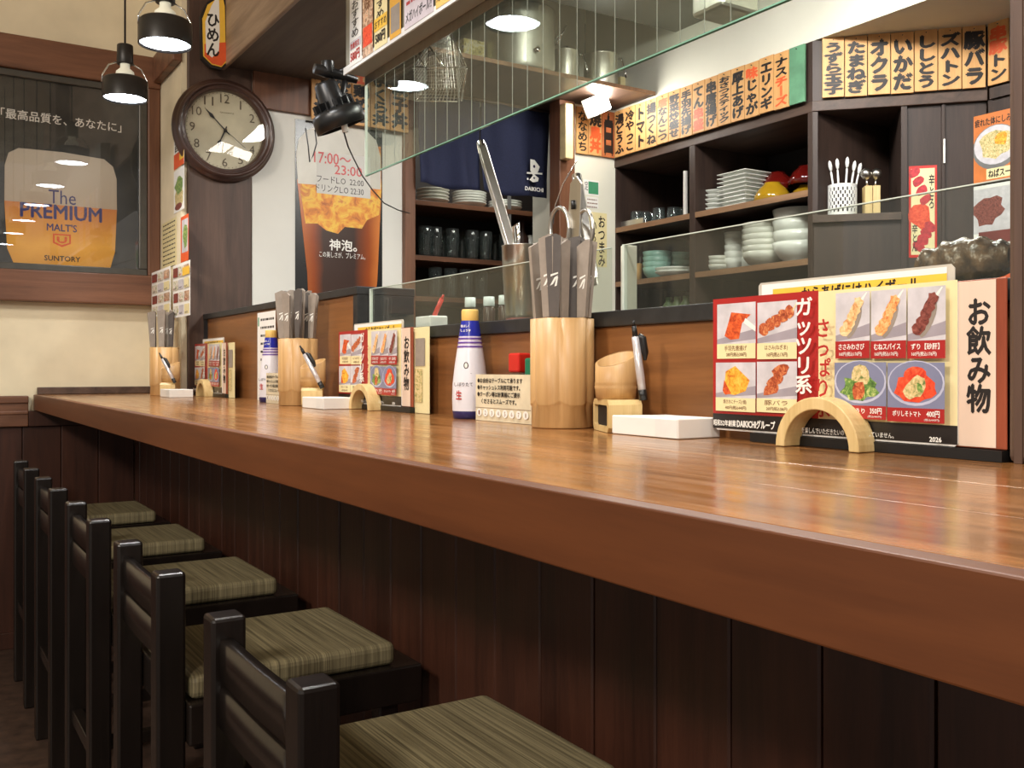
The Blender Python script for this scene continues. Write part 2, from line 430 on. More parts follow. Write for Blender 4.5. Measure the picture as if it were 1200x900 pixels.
# post, lintel, white board wall beside the kitchen door, door frame
struct('trim_2', MB().box(.757, .961, Y0, YW, CT, 2.6), M_dark, .004)
struct('wall_beside_door', MB().box(.962, 1.50, Y0+.004, Y0+.1, 0, 2.6), M_white)
struct('trim_3', MB().box(.962, 1.16, Y0-.012, Y0+.0035, CZ+.851, CZ+1.02), M_frameZ, .002)
struct('trim_4', MB().box(1.500, 1.541, Y0-.02, Y0+.1, 0, CZ+1.0), M_frameZ, .003)
struct('trim_5', MB().box(2.03, 2.10, YK-.02, YK+.045, 0, CZ+.99), M_frameZ, .003)
struct('wall_kitchen_end', MB().box(2.1005, 2.304, YK, YK+.045, 0, CZ+.99).box(2.118, 2.304, YK+.045, Y0+.1, 0, CZ+.99).box(1.50, 2.304, Y0+.004, Y0+.1, CZ+1.01, 2.6), M_kwall)
struct('wall_store_back', MB().box(1.2, 3.0, 3.86, 3.95, 0, 2.6).box(1.2, 1.26, Y0+.1, 3.86, 0, 2.6).box(2.9, 3., Y0+.1, 3.86, 0, 2.6), M_cabin)
# white bulkhead above the kitchen cabinets
struct('wall_bulkhead', MB().box(2.305, 3.6, -1.0, 3.09, CZ+.985, 2.6), M_kwall)
struct('wall_kitchen_back', MB().box(2.95, 3.05, -1.0, 3.09, 0, CZ+.985), M_dark)
# dropped beam above the counter back
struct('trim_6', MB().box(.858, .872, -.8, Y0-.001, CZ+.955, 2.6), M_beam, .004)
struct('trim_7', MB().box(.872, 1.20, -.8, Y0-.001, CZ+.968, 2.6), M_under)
# dark soffit over the kitchen
hd = struct('trim_8', MB().box(1.21, 2.304, -.8, 2.56, CZ+1.19, CZ+1.42), plain('dark_soffit_panel', (74, 74, 66), .5, vary=.15, scale=5))
for i in range(4):
    MB().box(1.21, 2.30, .3+.55*i, .305+.55*i, CZ+1.186, CZ+1.19).build('seam', M_blackp, hd)

# ------------------------------------------------------------------ bar counter
ct = thing('bar_counter', (XE, 1.6, 0), 'long varnished brown wooden bar counter with thick front edge over dark boards', 'counter')
xs = [XE+.016, .4985, .627, XB-.001]
for i in range(3):
    MB().box(xs[i]+.0002, xs[i+1]-.0002, -.75, YW-.001 if i < 2 else Y0-.002, CT-.03, CT).build('plank', M_counter, ct, .0004)
MB().box(.6275, .7392, Y0-.0015, YW-.001, CT-.03, CT).build('plank', M_counter, ct, .0004)
MB().box(XE+.018, .735, -.75, YW-.002, CT-.045, CT-.0305).build('core', M_fascia, ct)
MB().box(XE, XE+.0158, -.75, YW-.002, CT-.049, CT).build('front_edge', M_fascia, ct, .0013)
MB().box(XE+.01, .738, YW-.02, YW-.0005, CT+.0004, CT+.0235).build('end_strip', M_darkY, ct, .002)
bw_ = .1065; i = 0; y = -.62
while y < YW-.03:
    y1 = min(y+bw_, YW-.016)
    dx = random.uniform(-.0008, .0008)
    MB().box(XP+dx, XP+.016, y+.0012, y1-.0012, .005, CT-.046).build('board', M_board, ct, .0022, seg=1); y += bw_
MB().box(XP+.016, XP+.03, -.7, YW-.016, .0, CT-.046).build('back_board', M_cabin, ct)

# partition between counter and kitchen
struct('wall_partition', MB().box(XB, XB+.03, .47, YC, CT-.3, LED0).box(XB, XB+.03, YC, Y0+.0, CT-.3, HL0), M_back, .001)
struct('trim_9', MB().box(XB-.006, XB+.24, .45, YC-.001, LED0, LED1), M_black, .0015)
struct('trim_10', MB().box(XB-.006, XB+.13, YC-.004, Y0-.001, HL0, HL1), M_black, .0015)
struct('trim_11', MB().box(XB-.004, XB+.128, YC-.003, YC+.02, CT, HL0), M_black, .001)
struct('trim_12', MB().box(XB-.004, XB-.0002, Y0-.035, Y0-.002, CT, HL0), M_black)
# pillar
pl = struct('trim_13', MB().box(.785, .95, .16, .462, CT, 2.6), wood('pillar_timber', (74, 56, 46), (118, 96, 82), 'Z', 6, .32, 0, .15), .006)
MB().box(.7835, .7849, .448, .4555, CT, 2.6).build('edge_bead', M_dark, pl, .0005)

# ------------------------------------------------------------------ framed poster on the end wall
fp = thing('framed_poster', (.43, YW, CZ+.2), 'big framed beer poster in a reddish wooden frame on the cream end wall', 'poster')
zt0, zt1 = CZ+.945, CZ+1.05; zb0, zb1 = CZ+.217, CZ+.316
MB().box(-.02, .739, YW-.045, YW-.001, zt0, zt1).build('frame_top', M_frame, fp, .004)
MB().box(-.02, .739, YW-.05, YW-.001, zb0, zb1).build('frame_bottom', M_frame, fp, .004)
MB().box(.699, .738, YW-.04, YW-.001, zb1, zt0).build('frame_side', M_frameZ, fp, .003)
MB().box(.12, .16, YW-.04, YW-.001, zb1, zt0).build('frame_side', M_frameZ, fp, .003)
b = MB().box(.160, .699, YW-.03, YW-.012, zb1, zb1+.022).box(.160, .699, YW-.03, YW-.012, zt0-.022, zt0)
b.box(.160, .176, YW-.03, YW-.012, zb1+.022, zt0-.022).box(.672, .699, YW-.03, YW-.012, zb1+.022, zt0-.022)
b.build('inner_frame', plain('pewter_moulding', (84, 82, 76), .3, .3), fp, .003)
MB().box(.160, .699, YW-.011, YW-.002, zb1, zt0).build('backing', blotch('print_dark_photo', [(34, 34, 32), (54, 54, 50), (78, 78, 72)], 4, .35), fp)
P = PY(YW-.012)
A = lambda u, v: P.pix(u, v)
gl, gr = A(5, 190)[0], A(137, 190)[0]; zT = A(70, 178)[1]; zM = A(5, 235)[1]; zB = A(15, 310)[1]
gw_, gc = gr-gl, (gl+gr)/2
M_beer = grad('print_beer', [(0, (214, 150, 40)), (.35, (240, 178, 66)), (1, (206, 128, 56))], 2, zB-CZ-.2, zM-CZ-.2, .35, .5, 9)
M_foam = grad('print_foam', [(0, (188, 170, 146)), (1, (206, 196, 178))], 2, zM-CZ-.2, zT-CZ-.2, .35, .3, 12)
out = [(gl+.028, zB), (gr-.022, zB-.0), (gr-.006, zB+.06), (gr, zM), (gr-.001, zT-.07), (gr-.012, zT-.03), (gr-.04, zT-.008), (gc, zT), (gl+.04, zT-.002), (gl+.012, zT-.02), (gl+.001, zT-.06), (gl, zM), (gl+.008, zB+.05)]
P.poly(out, M_foam)
P.poly([(gl+.028, zB), (gr-.022, zB), (gr-.006, zB+.06), (gr, zM), (gl, zM), (gl+.008, zB+.05)], M_beer)
P.text('The', A(57, 238)[0], A(57, 238)[1], A(89, 222)[0], A(57, 222)[1], M_bink, -.012)
P.text('PREMIUM', A(24, 252)[0], A(24, 253.5)[1], A(119, 240)[0], A(24, 237)[1], M_bink, .025)
P.text("MALT'S", A(55, 271)[0], A(56, 270)[1], A(90, 262)[0], A(56, 261.5)[1], M_bink, .02)
P.text('SUNTORY', A(52, 303)[0], A(52, 305)[1], A(94, 303)[0], A(52, 299)[1], M_ink, .02)
a0, z0 = A(62, 289); a1, z1 = A(83, 275)
P.poly([(a0, z1), (a0, z0+.012), ((a0+a1)/2, z0), (a1, z0+.012), (a1, z1)], M_oink)
P.poly([(a0+.005, z1-.005), (a0+.005, z0+.015), ((a0+a1)/2, z0+.007), (a1-.005, z0+.015), (a1-.005, z1-.005)], M_gold)
P.text('U', a0+.013, z0+.014, a1-.013, z1-.01, M_oink, .06)
P.text('「最高品質を、あなたに」', A(1, 140)[0], A(1, 138)[1], A(142, 150)[0], A(1, 126)[1], M_wink, .01)
P.out('print', fp)
MB().box(.176, .672, YW-.0215, YW-.019, zb1+.02, zt0-.02).build('glass', M_pglass, fp)
struct('trim_14', MB().box(.712, .7395, Y0, YW-.051, CZ+.963, CZ+1.05), M_frame, .003)
# little posters on the alcove wall
def flat_sheet(name, pr, u0, vt, vb, u1, base, label, cat='poster', group=None, extra=None, th=.0006):
    a0, zt = pr.pix(u0, vt); _, zb = pr.pix(u0, vb); a1, _ = pr.pix(u1, vt)
    o0 = pr.p0+pr.r*((a0+a1)/2)
    t = thing(name, (o0.x, o0.y, zb), label, cat, group)
    pr.lay = th; m = MB(); q = [pr.p0+pr.r*a0, pr.p0+pr.r*a1]
    m.prism([(q[0].x, q[0].y, zb), (q[1].x, q[1].y, zb), (q[1].x, q[1].y, zt), (q[0].x, q[0].y, zt)], pr.n*th)
    m.build('sheet', base, t)
    if extra: extra(pr, a0, zb, a1, zt); pr.out('print', t)
    return t
def lines(pr, a0, zb, a1, zt, n, m, f=.55):
    rnd = random.Random(n)
    for i in range(n):
        z = zt-(i+.6)*(zt-zb)/n; a = a0+(a1-a0)*.08
        while a < a1-(a1-a0)*.12:
            l = (a1-a0)*rnd.uniform(.05, .16); pr.ab(a, z-(zt-zb)/n*f*.5, min(a+l, a1-(a1-a0)*.08), z, m); pr.lay -= .00006; a += l+(a1-a0)*.03
def ex_noodle(pr, a0, zb, a1, zt):
    h, w = zt-zb, a1-a0
    pr.ell(a0+w*.5, zb+h*.3, w*.42, h*.26, F_on, 16, 0, .2); pr.ell(a0+w*.5, zb+h*.62, w*.4, h*.2, F_green, 14, 0, .4, 3); pr.ell(a0+w*.45, zb+h*.12, w*.35, h*.08, F_dark)
def ex_orange(pr, a0, zb, a1, zt):
    h, w = zt-zb, a1-a0
    pr.ab(a0, zb, a1, zb+h*.5, M_oink); pr.ab(a0+w*.55, zb+h*.2, a1, zt, M_yell); pr.text('旨', a0+w*.1, zb+h*.55, a0+w*.5, zt-h*.05, M_ink, .02)
def ex_text(pr, a0, zb, a1, zt): lines(pr, a0, zb, a1, zt, 11, M_ink)
def ex_red(pr, a0, zb, a1, zt):
    h, w = zt-zb, a1-a0
    pr.ab(a0+w*.15, zb+h*.2, a1-w*.05, zt-h*.08, M_photo); pr.ell(a0+w*.6, zb+h*.55, w*.3, h*.26, F_green, 14, 0, .3)
def ex_fly(pr, a0, zb, a1, zt):
    h, w = zt-zb, a1-a0
    for i in range(4):
        for j in range(3):
            m = [F_flyer, F_flyer2, M_photo, F_dark, M_cream, F_flyer][(i*3+j*2) % 6]
            pr.ab(a0+w*(.04+.32*j), zb+h*(.04+.24*i), a0+w*(.32+.32*j), zb+h*(.22+.24*i), m)
            pr.text('300円', a0+w*(.06+.32*j), zb+h*(.05+.24*i), a0+w*(.22+.32*j), zb+h*(.085+.24*i), M_rink if i % 2 else M_ink, .02)
flat_sheet('poster', PX(.7392), 204, 165, 200, 216, M_paper, 'small orange and yellow food poster high on the alcove wall', extra=ex_orange)
flat_sheet('poster', PX(.7392), 204, 202, 251, 216, M_paper, 'food poster with green topped noodles under the orange one on alcove wall', extra=ex_noodle)
flat_sheet('poster', PX(.7392), 190, 263, 318, 207, M_cream, 'cream sheet of black printed lines on the alcove wall', extra=ex_text)
flat_sheet('poster', PX(.7392), 212, 255, 308, 221, M_oink, 'red bordered food poster on alcove wall against the dark post', extra=ex_red)
flat_sheet('flyer', PX(.706), 178, 320, 372, 200, M_paper, 'coloured food flyer hanging beside the poster frame corner', 'flyer', extra=ex_fly)
flat_sheet('flyer', PX(.708), 203, 312, 373, 223, M_paper, 'coloured food flyer with yellow heading hanging next to the dark post', 'flyer', extra=lambda pr, a0, zb, a1, zt: (ex_fly(pr, a0, zb, a1, zt), pr.ab(a0+(a1-a0)*.6, zt-(zt-zb)*.25, a1, zt-(zt-zb)*.1, M_yell)))

# ------------------------------------------------------------------ clock
cc = pY(262, 154, Y0); R = .163
ck = thing('wall_clock', (cc.x, Y0, cc.z), 'round wall clock with ridged dark brown wooden ring and cream dial on the dark post', 'clock')
prof = [(R*.99, .0), (R, .012), (R*.985, .02), (R*.95, .022), (R*.935, .031), (R*.90, .038), (R*.865, .038), (R*.85, .032), (R*.83, .030), (R*.815, .034), (R*.79, .034), (R*.765, .026), (R*.75, .016), (R*.75, .0)]
MB().lathe(prof, (cc.x, Y0, cc.z), 64, 'Y').build('ring', M_clock, ck)
MB().lathe([(1e-4, .012), (R*.76, .012)], (cc.x, Y0, cc.z), 48, 'Y').build('dial', M_dial, ck)
P = PY(Y0-.0125); rn = R*.62
for h in range(1, 13):
    q = math.radians(90-30*h); x, z = cc.x+rn*math.cos(q), cc.z+rn*math.sin(q); s = R*.085; w = s*.6 if h < 10 else s*1.05
    if h in (1,): w = s*.16
    P.text(str(h), x-w, z-s, x+w, z+s, plain('clock_numeral_ink', (96, 84, 66), .6), -.012)
for i in range(60):
    q = math.radians(6*i); x, z = cc.x+R*.725*math.cos(q), cc.z+R*.725*math.sin(q); l = .0012
    P.ab(x-l, z-l, x+l, z+l, MATS['clock_numeral_ink']); P.lay -= .00006
P.text('QUARTZ', cc.x-.015, cc.z+R*.33, cc.x+.03, cc.z+R*.36, MATS['clock_numeral_ink'])
P.out('numerals', ck)
def hand(name, ang, L, w, d, tail=.2):
    q = math.radians(ang); dx, dz = math.sin(q), math.cos(q); px, pz = dz, -dx; y = Y0-.016-d
    pts = []
    for t, ww in [(-tail, .6), (0, 1), (.5, .7), (.66, 2.6), (.78, 1.1), (1, .15), (.78, -1.1), (.66, -2.6), (.5, -.7), (0, -1), (-tail, -.6)]:
        pts.append((cc.x+dx*L*t+px*w*ww, y, cc.z+dz*L*t+pz*w*ww))
    MB().prism(pts, (0, .001, 0)).build(name, M_ink, ck)
hand('minute_hand', -46, R*.56, .0022, .003); hand('hour_hand', 203, R*.42, .0026, .001)
q = math.radians(128)
MB().tube([(cc.x, Y0-.021, cc.z), (cc.x+R*.5*math.sin(q), Y0-.021, cc.z+R*.5*math.cos(q))], .0008, 6).cyl(.005, .005, .014, .023, (cc.x, Y0, cc.z), 12, 'Y').build('second_hand', M_ink, ck)
MB().lathe([(1e-4, .031), (R*.4, .030), (R*.79, .026)], (cc.x, Y0, cc.z), 48, 'Y').build('glass', M_pglass, ck)

# ------------------------------------------------------------------ standing sign at the top of the post
P = PY(3.03); pts = [(243, 6), (252, 0), (257, -20), (262, 10), (263, 58), (265, 72), (259, 79), (248, 76), (239, 66), (238, 22)]
def pts3(pl, L): return [pl.P(*pl.pix(u, v)) for u, v in L]
sg = thing('hanging_sign', pts3(P, [(252, 79)])[0], 'small cut-out white sign with orange yellow rim hung at the top of the dark post', 'sign')
MB().prism(pts3(P, [(243, 2), (252, -3), (258, -24), (265, 6), (266, 58), (268, 73), (260, 82), (247, 79), (236, 68), (235, 18)]), (0, .02, 0)).build('backing', M_ink, sg)
MB().prism(pts3(P, [(243, 6), (252, 0), (257, -20), (263, 8), (264, 58), (266, 72), (259, 79), (248, 76), (238, 66), (237, 22)]), (0, -.004, 0)).build('rim', M_yell, sg)
P.lay = .005; P.pp([(239, 52), (264, 50), (265, 71), (259, 78), (248, 75), (239, 66)], M_oink)
P.pp([(240, 26), (247, 8), (256, -8), (257, 40), (256, 60), (248, 68), (241, 62)], M_wink)
P.cpx('ひめん', 241, 14, 66, 257, M_ink, .03)
P.out('print', sg)

# ------------------------------------------------------------------ pendant lamps
def pendant(x, y, z, label):
    t = thing('pendant_lamp', (x, y, z), label, 'lamp', 'pendant lamps above the counter')
    r = .061
    MB().lathe([(r, 0), (r*1.0, .0005), (r, .052), (r*.9, .058), (r*.6, .060), (r*.3, .060), (r*.3, .057), (r*.94, .053), (r*.95, 0)], (x, y, z), 32, closed=True).build('shade', M_blackp2, t)
    MB().lathe([(1e-4, .006), (r*.94, .006)], (x, y, z), 28).build('lens', M_lens, t)
    MB().lathe([(.012, .060), (.026, .062), (.024, .078), (.013, .088), (.013, .1)], (x, y, z), 20).build('lamp_neck', emit('lamp_neck_glow', (232, 232, 214), .8) if not MATS.get('nk') else MATS['nk'], t)
    b = MB().lathe([(1e-4, .1), (.022, .1), (.0225, .101), (.0215, .152), (.02, .154), (1e-4, .154)], (x, y, z), 24); b.build('socket', M_blackp2, t)
    for s in (-1, 1):
        MB().tube([(x+s*r*1.0, y, z+.04), (x+s*r*.98, y, z+.062), (x+s*r*.72, y, z+.092), (x+s*.018, y, z+.104)], .0022, 8).build('bracket', M_chrome, t)
    MB().tube([(x, y, z+.152), (x, y, 2.6)], .0028, 8).build('cord', M_blackp2, t)
    l = bpy.data.lights.new('pendant_light', 'SPOT'); l.energy = PW; l.color = (1, .95, .88); l.spot_size = math.radians(118); l.spot_blend = .7; l.shadow_soft_size = .04
    o = bpy.data.objects.new('pendant_light', l); COL.objects.link(o); o.parent = t; o.location = (0, 0, -.002)
    return t
PW = 13
M_blackp2 = plain('satin_black_metal', (46, 44, 42), .4, .3, vary=.1)
nk = emit('lamp_neck_glow', (225, 222, 200), .35); MATS['nk'] = nk
zl = CZ+.767
pendant(.536, 2.895, zl, 'black drum pendant lamp nearest the framed poster')
pendant(.527, 2.362, zl, 'black drum pendant lamp hanging second from the end wall')
pendant(.535, 1.81, zl, 'black drum pendant lamp third from the end wall above counter')
pendant(.535, 1.26, zl, 'black drum pendant lamp fourth from the end wall above counter')
pendant(.535, .71, zl, 'black drum pendant lamp above the near menu stand')
pendant(.535, .16, zl, 'black drum pendant lamp above the near counter end')

# ------------------------------------------------------------------ bar stools
def make_stool(label):
    t = thing('bar_stool', (0, 0, 0), label, 'stool', 'bar stools along the counter')
    TZ = CZ-.255; SZ = CZ-.388; pw = .018
    for y in (0, .2555):
        MB().box(-pw, pw, y-pw, y+pw, 0, TZ).build('post', M_lacq, t, .004)
    for y in (0, .2555):
        MB().box(.285, .315, y-.015, y+.015, 0, SZ-.085).build('leg', M_lacq, t, .003)
    b = MB(); b.grid(lambda u, v: (0.004-.002*math.sin(math.pi*u), .018+.2195*u, TZ-.063+.041*v), 8, 1)
    b.build('top_slat', M_lacq, t, solid=.014)
    MB().grid(lambda u, v: (0.004-.002*math.sin(math.pi*u), .018+.2195*u, TZ-.112+.041*v), 8, 1).build('lower_slat', M_lacq, t, solid=.014)
    MB().box(.0185, .345, -.03, .275, SZ-.085, SZ-.032).build('seat_frame', M_lacq, t, .003)
    c = MB(); c.box(.023, .310, -.017, .2405, SZ-.0315, SZ); c.build('cushion', M_tatami, t, .009, seg=3)
    for y in (0, .2555):
        MB().box(.0185, .2845, y-.01, y+.01, .13, .155).build('rung', M_lacq, t, .002)
    MB().box(.29, .31, .0155, .24, .13, .155).build('footrest', M_lacq, t, .002)
    MB().box(-.01, .01, .0185, .237, .2, .225).build('back_rung', M_lacq, t, .002)
    return t
M_tatami, nt, bb = newmat('striped_olive_seat_cloth')
v = coords(nt, (90, .7, .7)); n1 = noise(nt, v, 5, 3, .7); v2 = coords(nt, (3, 3, 3)); n2 = noise(nt, v2, 2, 2)
nt.links.new(ramp(nt, n1, [(.35, lin((88, 80, 60))), (.5, lin((130, 120, 91))), (.68, lin((162, 151, 117)))]), bb.inputs['Base Color'])
bb.inputs['Roughness'].default_value = .5; bump(nt, bb, n1, .15, .002)
st = make_stool('bar stool closest to the camera, black with olive striped seat')
pos = [(.286, .758+.508*i, 0) for i in range(5)]
st.location = pos[0]
for i, l in enumerate(['black bar stool with olive striped seat, second from the camera',
                       'black bar stool with olive striped seat, third and middle of the row',
                       'black bar stool with olive striped seat, fourth from the camera',
                       'black bar stool farthest along the row beside the end wall']):
    dup(st, pos[i+1], l)

# ------------------------------------------------------------------ table ware: chopstick holders
def fluted(r, h, n=8):
    m = MB(); N_ = 120; prof = [(0, .93), (.012, .96), (.185, .945), (.205, .995), (.215, 1.0), (1, 1.0)]
    vs = []
    for k, (t, s) in enumerate(prof):
        for i in range(N_):
            a = 2*math.pi*i/N_; fl = 1.0
            if t > .18: fl = 1-.10*(1-abs(math.sin(a*3+.5)))**2.2
            tt = t+(.045*(1-abs(math.sin(a*3+.5)))**1.5 if .16 < t < .3 else 0); vs.append((r*s*fl*math.cos(a), r*s*fl*math.sin(a), h*tt))
    for s, t in [(.86, 1.0), (.84, .2)]:
        for i in range(N_):
            a = 2*math.pi*i/N_; vs.append((r*s*math.cos(a), r*s*math.sin(a), h*t))
    K = len(prof)+2; fs = [(j*N_+i, j*N_+(i+1) % N_, (j+1)*N_+(i+1) % N_, (j+1)*N_+i) for j in range(K-1) for i in range(N_)]
    fs.append(tuple(range(N_))[::-1]); fs.append(tuple(range((K-1)*N_, K*N_)))
    m._add(vs, fs, True); return m
ORD = ['first', 'second', 'third', 'fourth', 'fifth', 'sixth', 'seventh', 'eighth', 'ninth', 'tenth', 'eleventh', 'twelfth', 'thirteenth', 'fourteenth']
def sleeve_set(cx, cy, n, seed, glab, ztop, lab):
    rnd = random.Random(seed); base = CT+.03
    an = [2*math.pi*i/n+rnd.uniform(-.2, .2) for i in range(n)]
    xy = [(cx+(.029 if i % 3 else .016)*math.cos(a), cy+(.029 if i % 3 else .016)*math.sin(a)) for i, a in enumerate(an)]
    order = sorted(range(n), key=lambda i: (xy[i][0]*CS-xy[i][1]*SN)/(xy[i][0]*SN+xy[i][1]*CS))
    for i in range(n):
        x, y = xy[i]; h = ztop-rnd.uniform(0, .012)-base
        w = rnd.uniform(.0095, .0125); yaw = -.75+rnd.uniform(-.9, .9)
        if i % 5 == 4: w *= .7
        t = thing('chopstick_packet', (x, y, base), lab, 'chopsticks', glab); t['label'] = f'grey paper chopstick packet, {ORD[order.index(i)]} from the left in the {lab}'
        # leaning slightly outwards
        lx, ly = (x-cx)*.3, (y-cy)*.3
        M = Matrix.Translation((x, y, base)) @ Matrix(((1, 0, lx/h, 0), (0, 1, ly/h, 0), (0, 0, 1, 0), (0, 0, 0, 1))) @ Matrix.Rotation(yaw, 4, 'Z')
        m = MB(); m.T = M
        jag = rnd.uniform(-.004, .004)
        m.prism([(-w*.62, -.003, .119), (w*.62, -.003, .119), (w, -.003, h-.002+jag), (w*.3, -.003, h+.002), (-w, -.003, h-.003-jag)], (0, .006, 0))
        m.build('sleeve', M_sleeve if i % 4 else M_sleeve2, t)
        m = MB(); m.T = M; m.box(-.0045, -.0005, -.002, .002, 0, h-.012).box(.0005, .0045, -.002, .002, 0, h-.012)
        m.build('chopsticks', M_bamboo2, t)
        if i % 5 != 4:
            m = MB(); m.T = M; zz = .119+(h-.119)*.38
            m._add([(-.005, -.0034, zz), (-.001, -.0034, zz+.002), (.006, -.0034, zz+.014), (.001, -.0034, zz+.011)], [(0, 1, 2, 3)])
            m._add([(-.004, -.0034, zz+.012), (.006, -.0034, zz+.016), (.006, -.0034, zz+.018), (-.004, -.0034, zz+.015)], [(0, 1, 2, 3)])
            m._add([(.001, -.0034, zz-.001), (.004, -.0034, zz), (.006, -.0034, zz+.012), (.004, -.0034, zz+.012)], [(0, 1, 2, 3)])
            m.build('mark', M_wink, t)
H1 = (.762, 1.075); H2 = (.745, 2.065); H3 = (.682, 3.07)
b = fluted(.0435, .147)
hold = b.build('chopstick_holder', M_bamboo); hold.location = (H1[0], H1[1], CT+.0004)
tag(hold, 'fluted bamboo chopstick holder nearest the camera, beside the notice card', 'holder', 'bamboo chopstick holders')
dup(hold, (H2[0], H2[1], CT+.0004), 'fluted bamboo chopstick holder in the middle of the counter')
dup(hold, (H3[0], H3[1], CT+.0004), 'fluted bamboo chopstick holder at the far end of the counter')
sleeve_set(*H1, 13, 3, 'chopstick packets in the nearest holder', CT+.262, 'nearest bamboo holder')
sleeve_set(*H2, 12, 5, 'chopstick packets in the middle holder', CT+.256, 'middle bamboo holder')
sleeve_set(*H3, 10, 8, 'chopstick packets in the far holder', CT+.262, 'far bamboo holder')

# ------------------------------------------------------------------ bamboo box, slanted cup, pen, napkin box
def pen_box(ox, oy, where, third=False):
    ex, nx = Vector((-.4, -.917, 0)).normalized(), Vector((.917, -.4, 0))
    Q = Vector((.737+ox, .941+oy, CT+.0005)); L, W, H = .043, .080, .0405
    Pq = Q-ex*W
    t = thing('bamboo_box', (Q+nx*.025-ex*.04), f'open ended bamboo block box {where}', 'box', 'bamboo boxes behind the napkins')
    def O(a, b, z): v = Pq+ex*a+nx*b; return (v.x, v.y, Q.z+z)
    ring = [(0, .006), (0, H-.006), (.006, H), (W-.006, H), (W, H-.006), (W, .006), (W-.006, 0), (.006, 0)]
    inn = [(.007, .01), (.007, H-.01), (.01, H-.007), (W-.01, H-.007), (W-.007, H-.01), (W-.007, .01), (W-.01, .007), (.01, .007)]
    vs = [O(a, 0, z) for a, z in ring]+[O(a, 0, z) for a, z in inn]+[O(a, L, z) for a, z in ring]+[O(a, L*.9, z) for a, z in inn]
    fs = [];
    for i in range(8):
        j = (i+1) % 8; fs += [(i, j, 8+j, 8+i), (i, 16+i, 16+j, j), (8+i, 8+j, 24+j, 24+i)]
    fs += [tuple(range(16, 24)), tuple(range(31, 23, -1))]
    m = MB(); m._add(vs, fs); m.build('body', M_bamboo2, t)
    vs = [O(a, .005, z) for a, z in inn]; m = MB(); m._add(vs, [tuple(range(8))]); m.build('cavity_shade_cap', M_cabin, t)  # dark sheet across the opening paints the shade of the hollow
    # slanted bamboo cup standing on it
    cx, cy = O(.034, .0215, 0)[:2]; r = .0265; zb = Q.z+H+.0004
    c = thing('toothpick_cup', (cx, cy, zb), f'slant cut bamboo cup standing on the bamboo box {where}', 'cup', 'slant cut bamboo cups')
    m = MB(); n = 32; vs = []; lv = [(0, .96), (.012, 1), (.0155, 1.04), (.0175, 1.0), (.019, 1.03), (.022, 1.0)]
    for z, s in lv:
        for i in range(n):
            a = 2*math.pi*i/n; vs.append((cx+r*s*math.cos(a), cy+r*s*math.sin(a), zb+z))
    for s in (1.0, .86):
        for i in range(n):
            a = 2*math.pi*i/n; x, y = r*s*math.cos(a), r*s*math.sin(a)
            d = (.62*(x*.8447-y*.5352)+.62*(x*.5352+y*.8447))/r     # cut slants down towards the seats
            vs.append((cx+x, cy+y, zb+.051+.0125*d))
    for i in range(n):
        a = 2*math.pi*i/n; vs.append((cx+r*.84*math.cos(a), cy+r*.84*math.sin(a), zb+.006))
    K = 9; fs = [(j*n+i, j*n+(i+1) % n, (j+1)*n+(i+1) % n, (j+1)*n+i) for j in range(K-1) for i in range(n)]
    fs += [tuple(range(n))[::-1], tuple(range((K-1)*n, K*n))]
    m._add(vs, fs, True); m.build('body', M_bamboo, c)
    # pen
    px, py = O(.074, .026, 0)[:2]
    px += .012; py -= .016
    p0 = Vector((px, py, CT+H+.0006)); lean = Vector((-.013, .004, .098)) if not third else Vector((-.05, .035, .078))
    if oy: lean = Vector((-.038, .03, .088))
    pt = p0+lean
    pn = thing('ballpoint_pen', p0, f'silver and black click pen in the bamboo box {where}', 'pen', 'click pens')
    P_ = lambda f: p0+lean*f
    MB().tube([P_(.0), P_(.13)], .0052, 12).build('grip', M_blackp, pn)
    MB().tube([P_(.13), P_(.3), P_(.8)], [.005, .0052, .0046], 12).build('barrel', plain('silver_pen_barrel', (206, 200, 200), .25, .4), pn)
    MB().tube([P_(.8), P_(.93)], [.0036, .003], 10).tube([P_(.93), P_(1.0)], .002, 8).build('clicker', M_blackp, pn)
    side = Vector((.0055, -.004, 0))
    MB().tube([P_(.82)+side*.6, P_(.78)+side*1.3, P_(.6)+side*1.4, P_(.5)+side*1.2], [.003, .0045, .0045, .002], 8).build('clip', M_blackp, pn)
    # napkin box
    nb = thing('napkin_box', (Q.x+.04, Q.y-.07, CT), f'flat white paper napkin box {where}', 'napkin box', 'white napkin boxes')
    X0, X1 = Q.x-.001, Q.x+.064; ya, yb = Q.y-.127, Q.y-.008
    m = MB(); m.prism([(X0, yb, CT+.0005), (X0, ya, CT+.0005), (X1, ya+.0, CT+.0005), (X1, yb-.026, CT+.0005), (X0+.05, yb-.022, CT+.0005)], (0, 0, .0225)); m.build('sleeve', M_paper, nb, .0012)
    m = MB(); m.box(X0-.0006, X0, ya+.001, ya+.038, CT+.0012, CT+.022); m.build('side_label', M_whitep, nb)
pen_box(0, 0, 'nearest the camera')
pen_box(-.033, .99, 'in the middle of the counter')
pen_box(-.095, 2.005, 'at the far end of the counter', True)

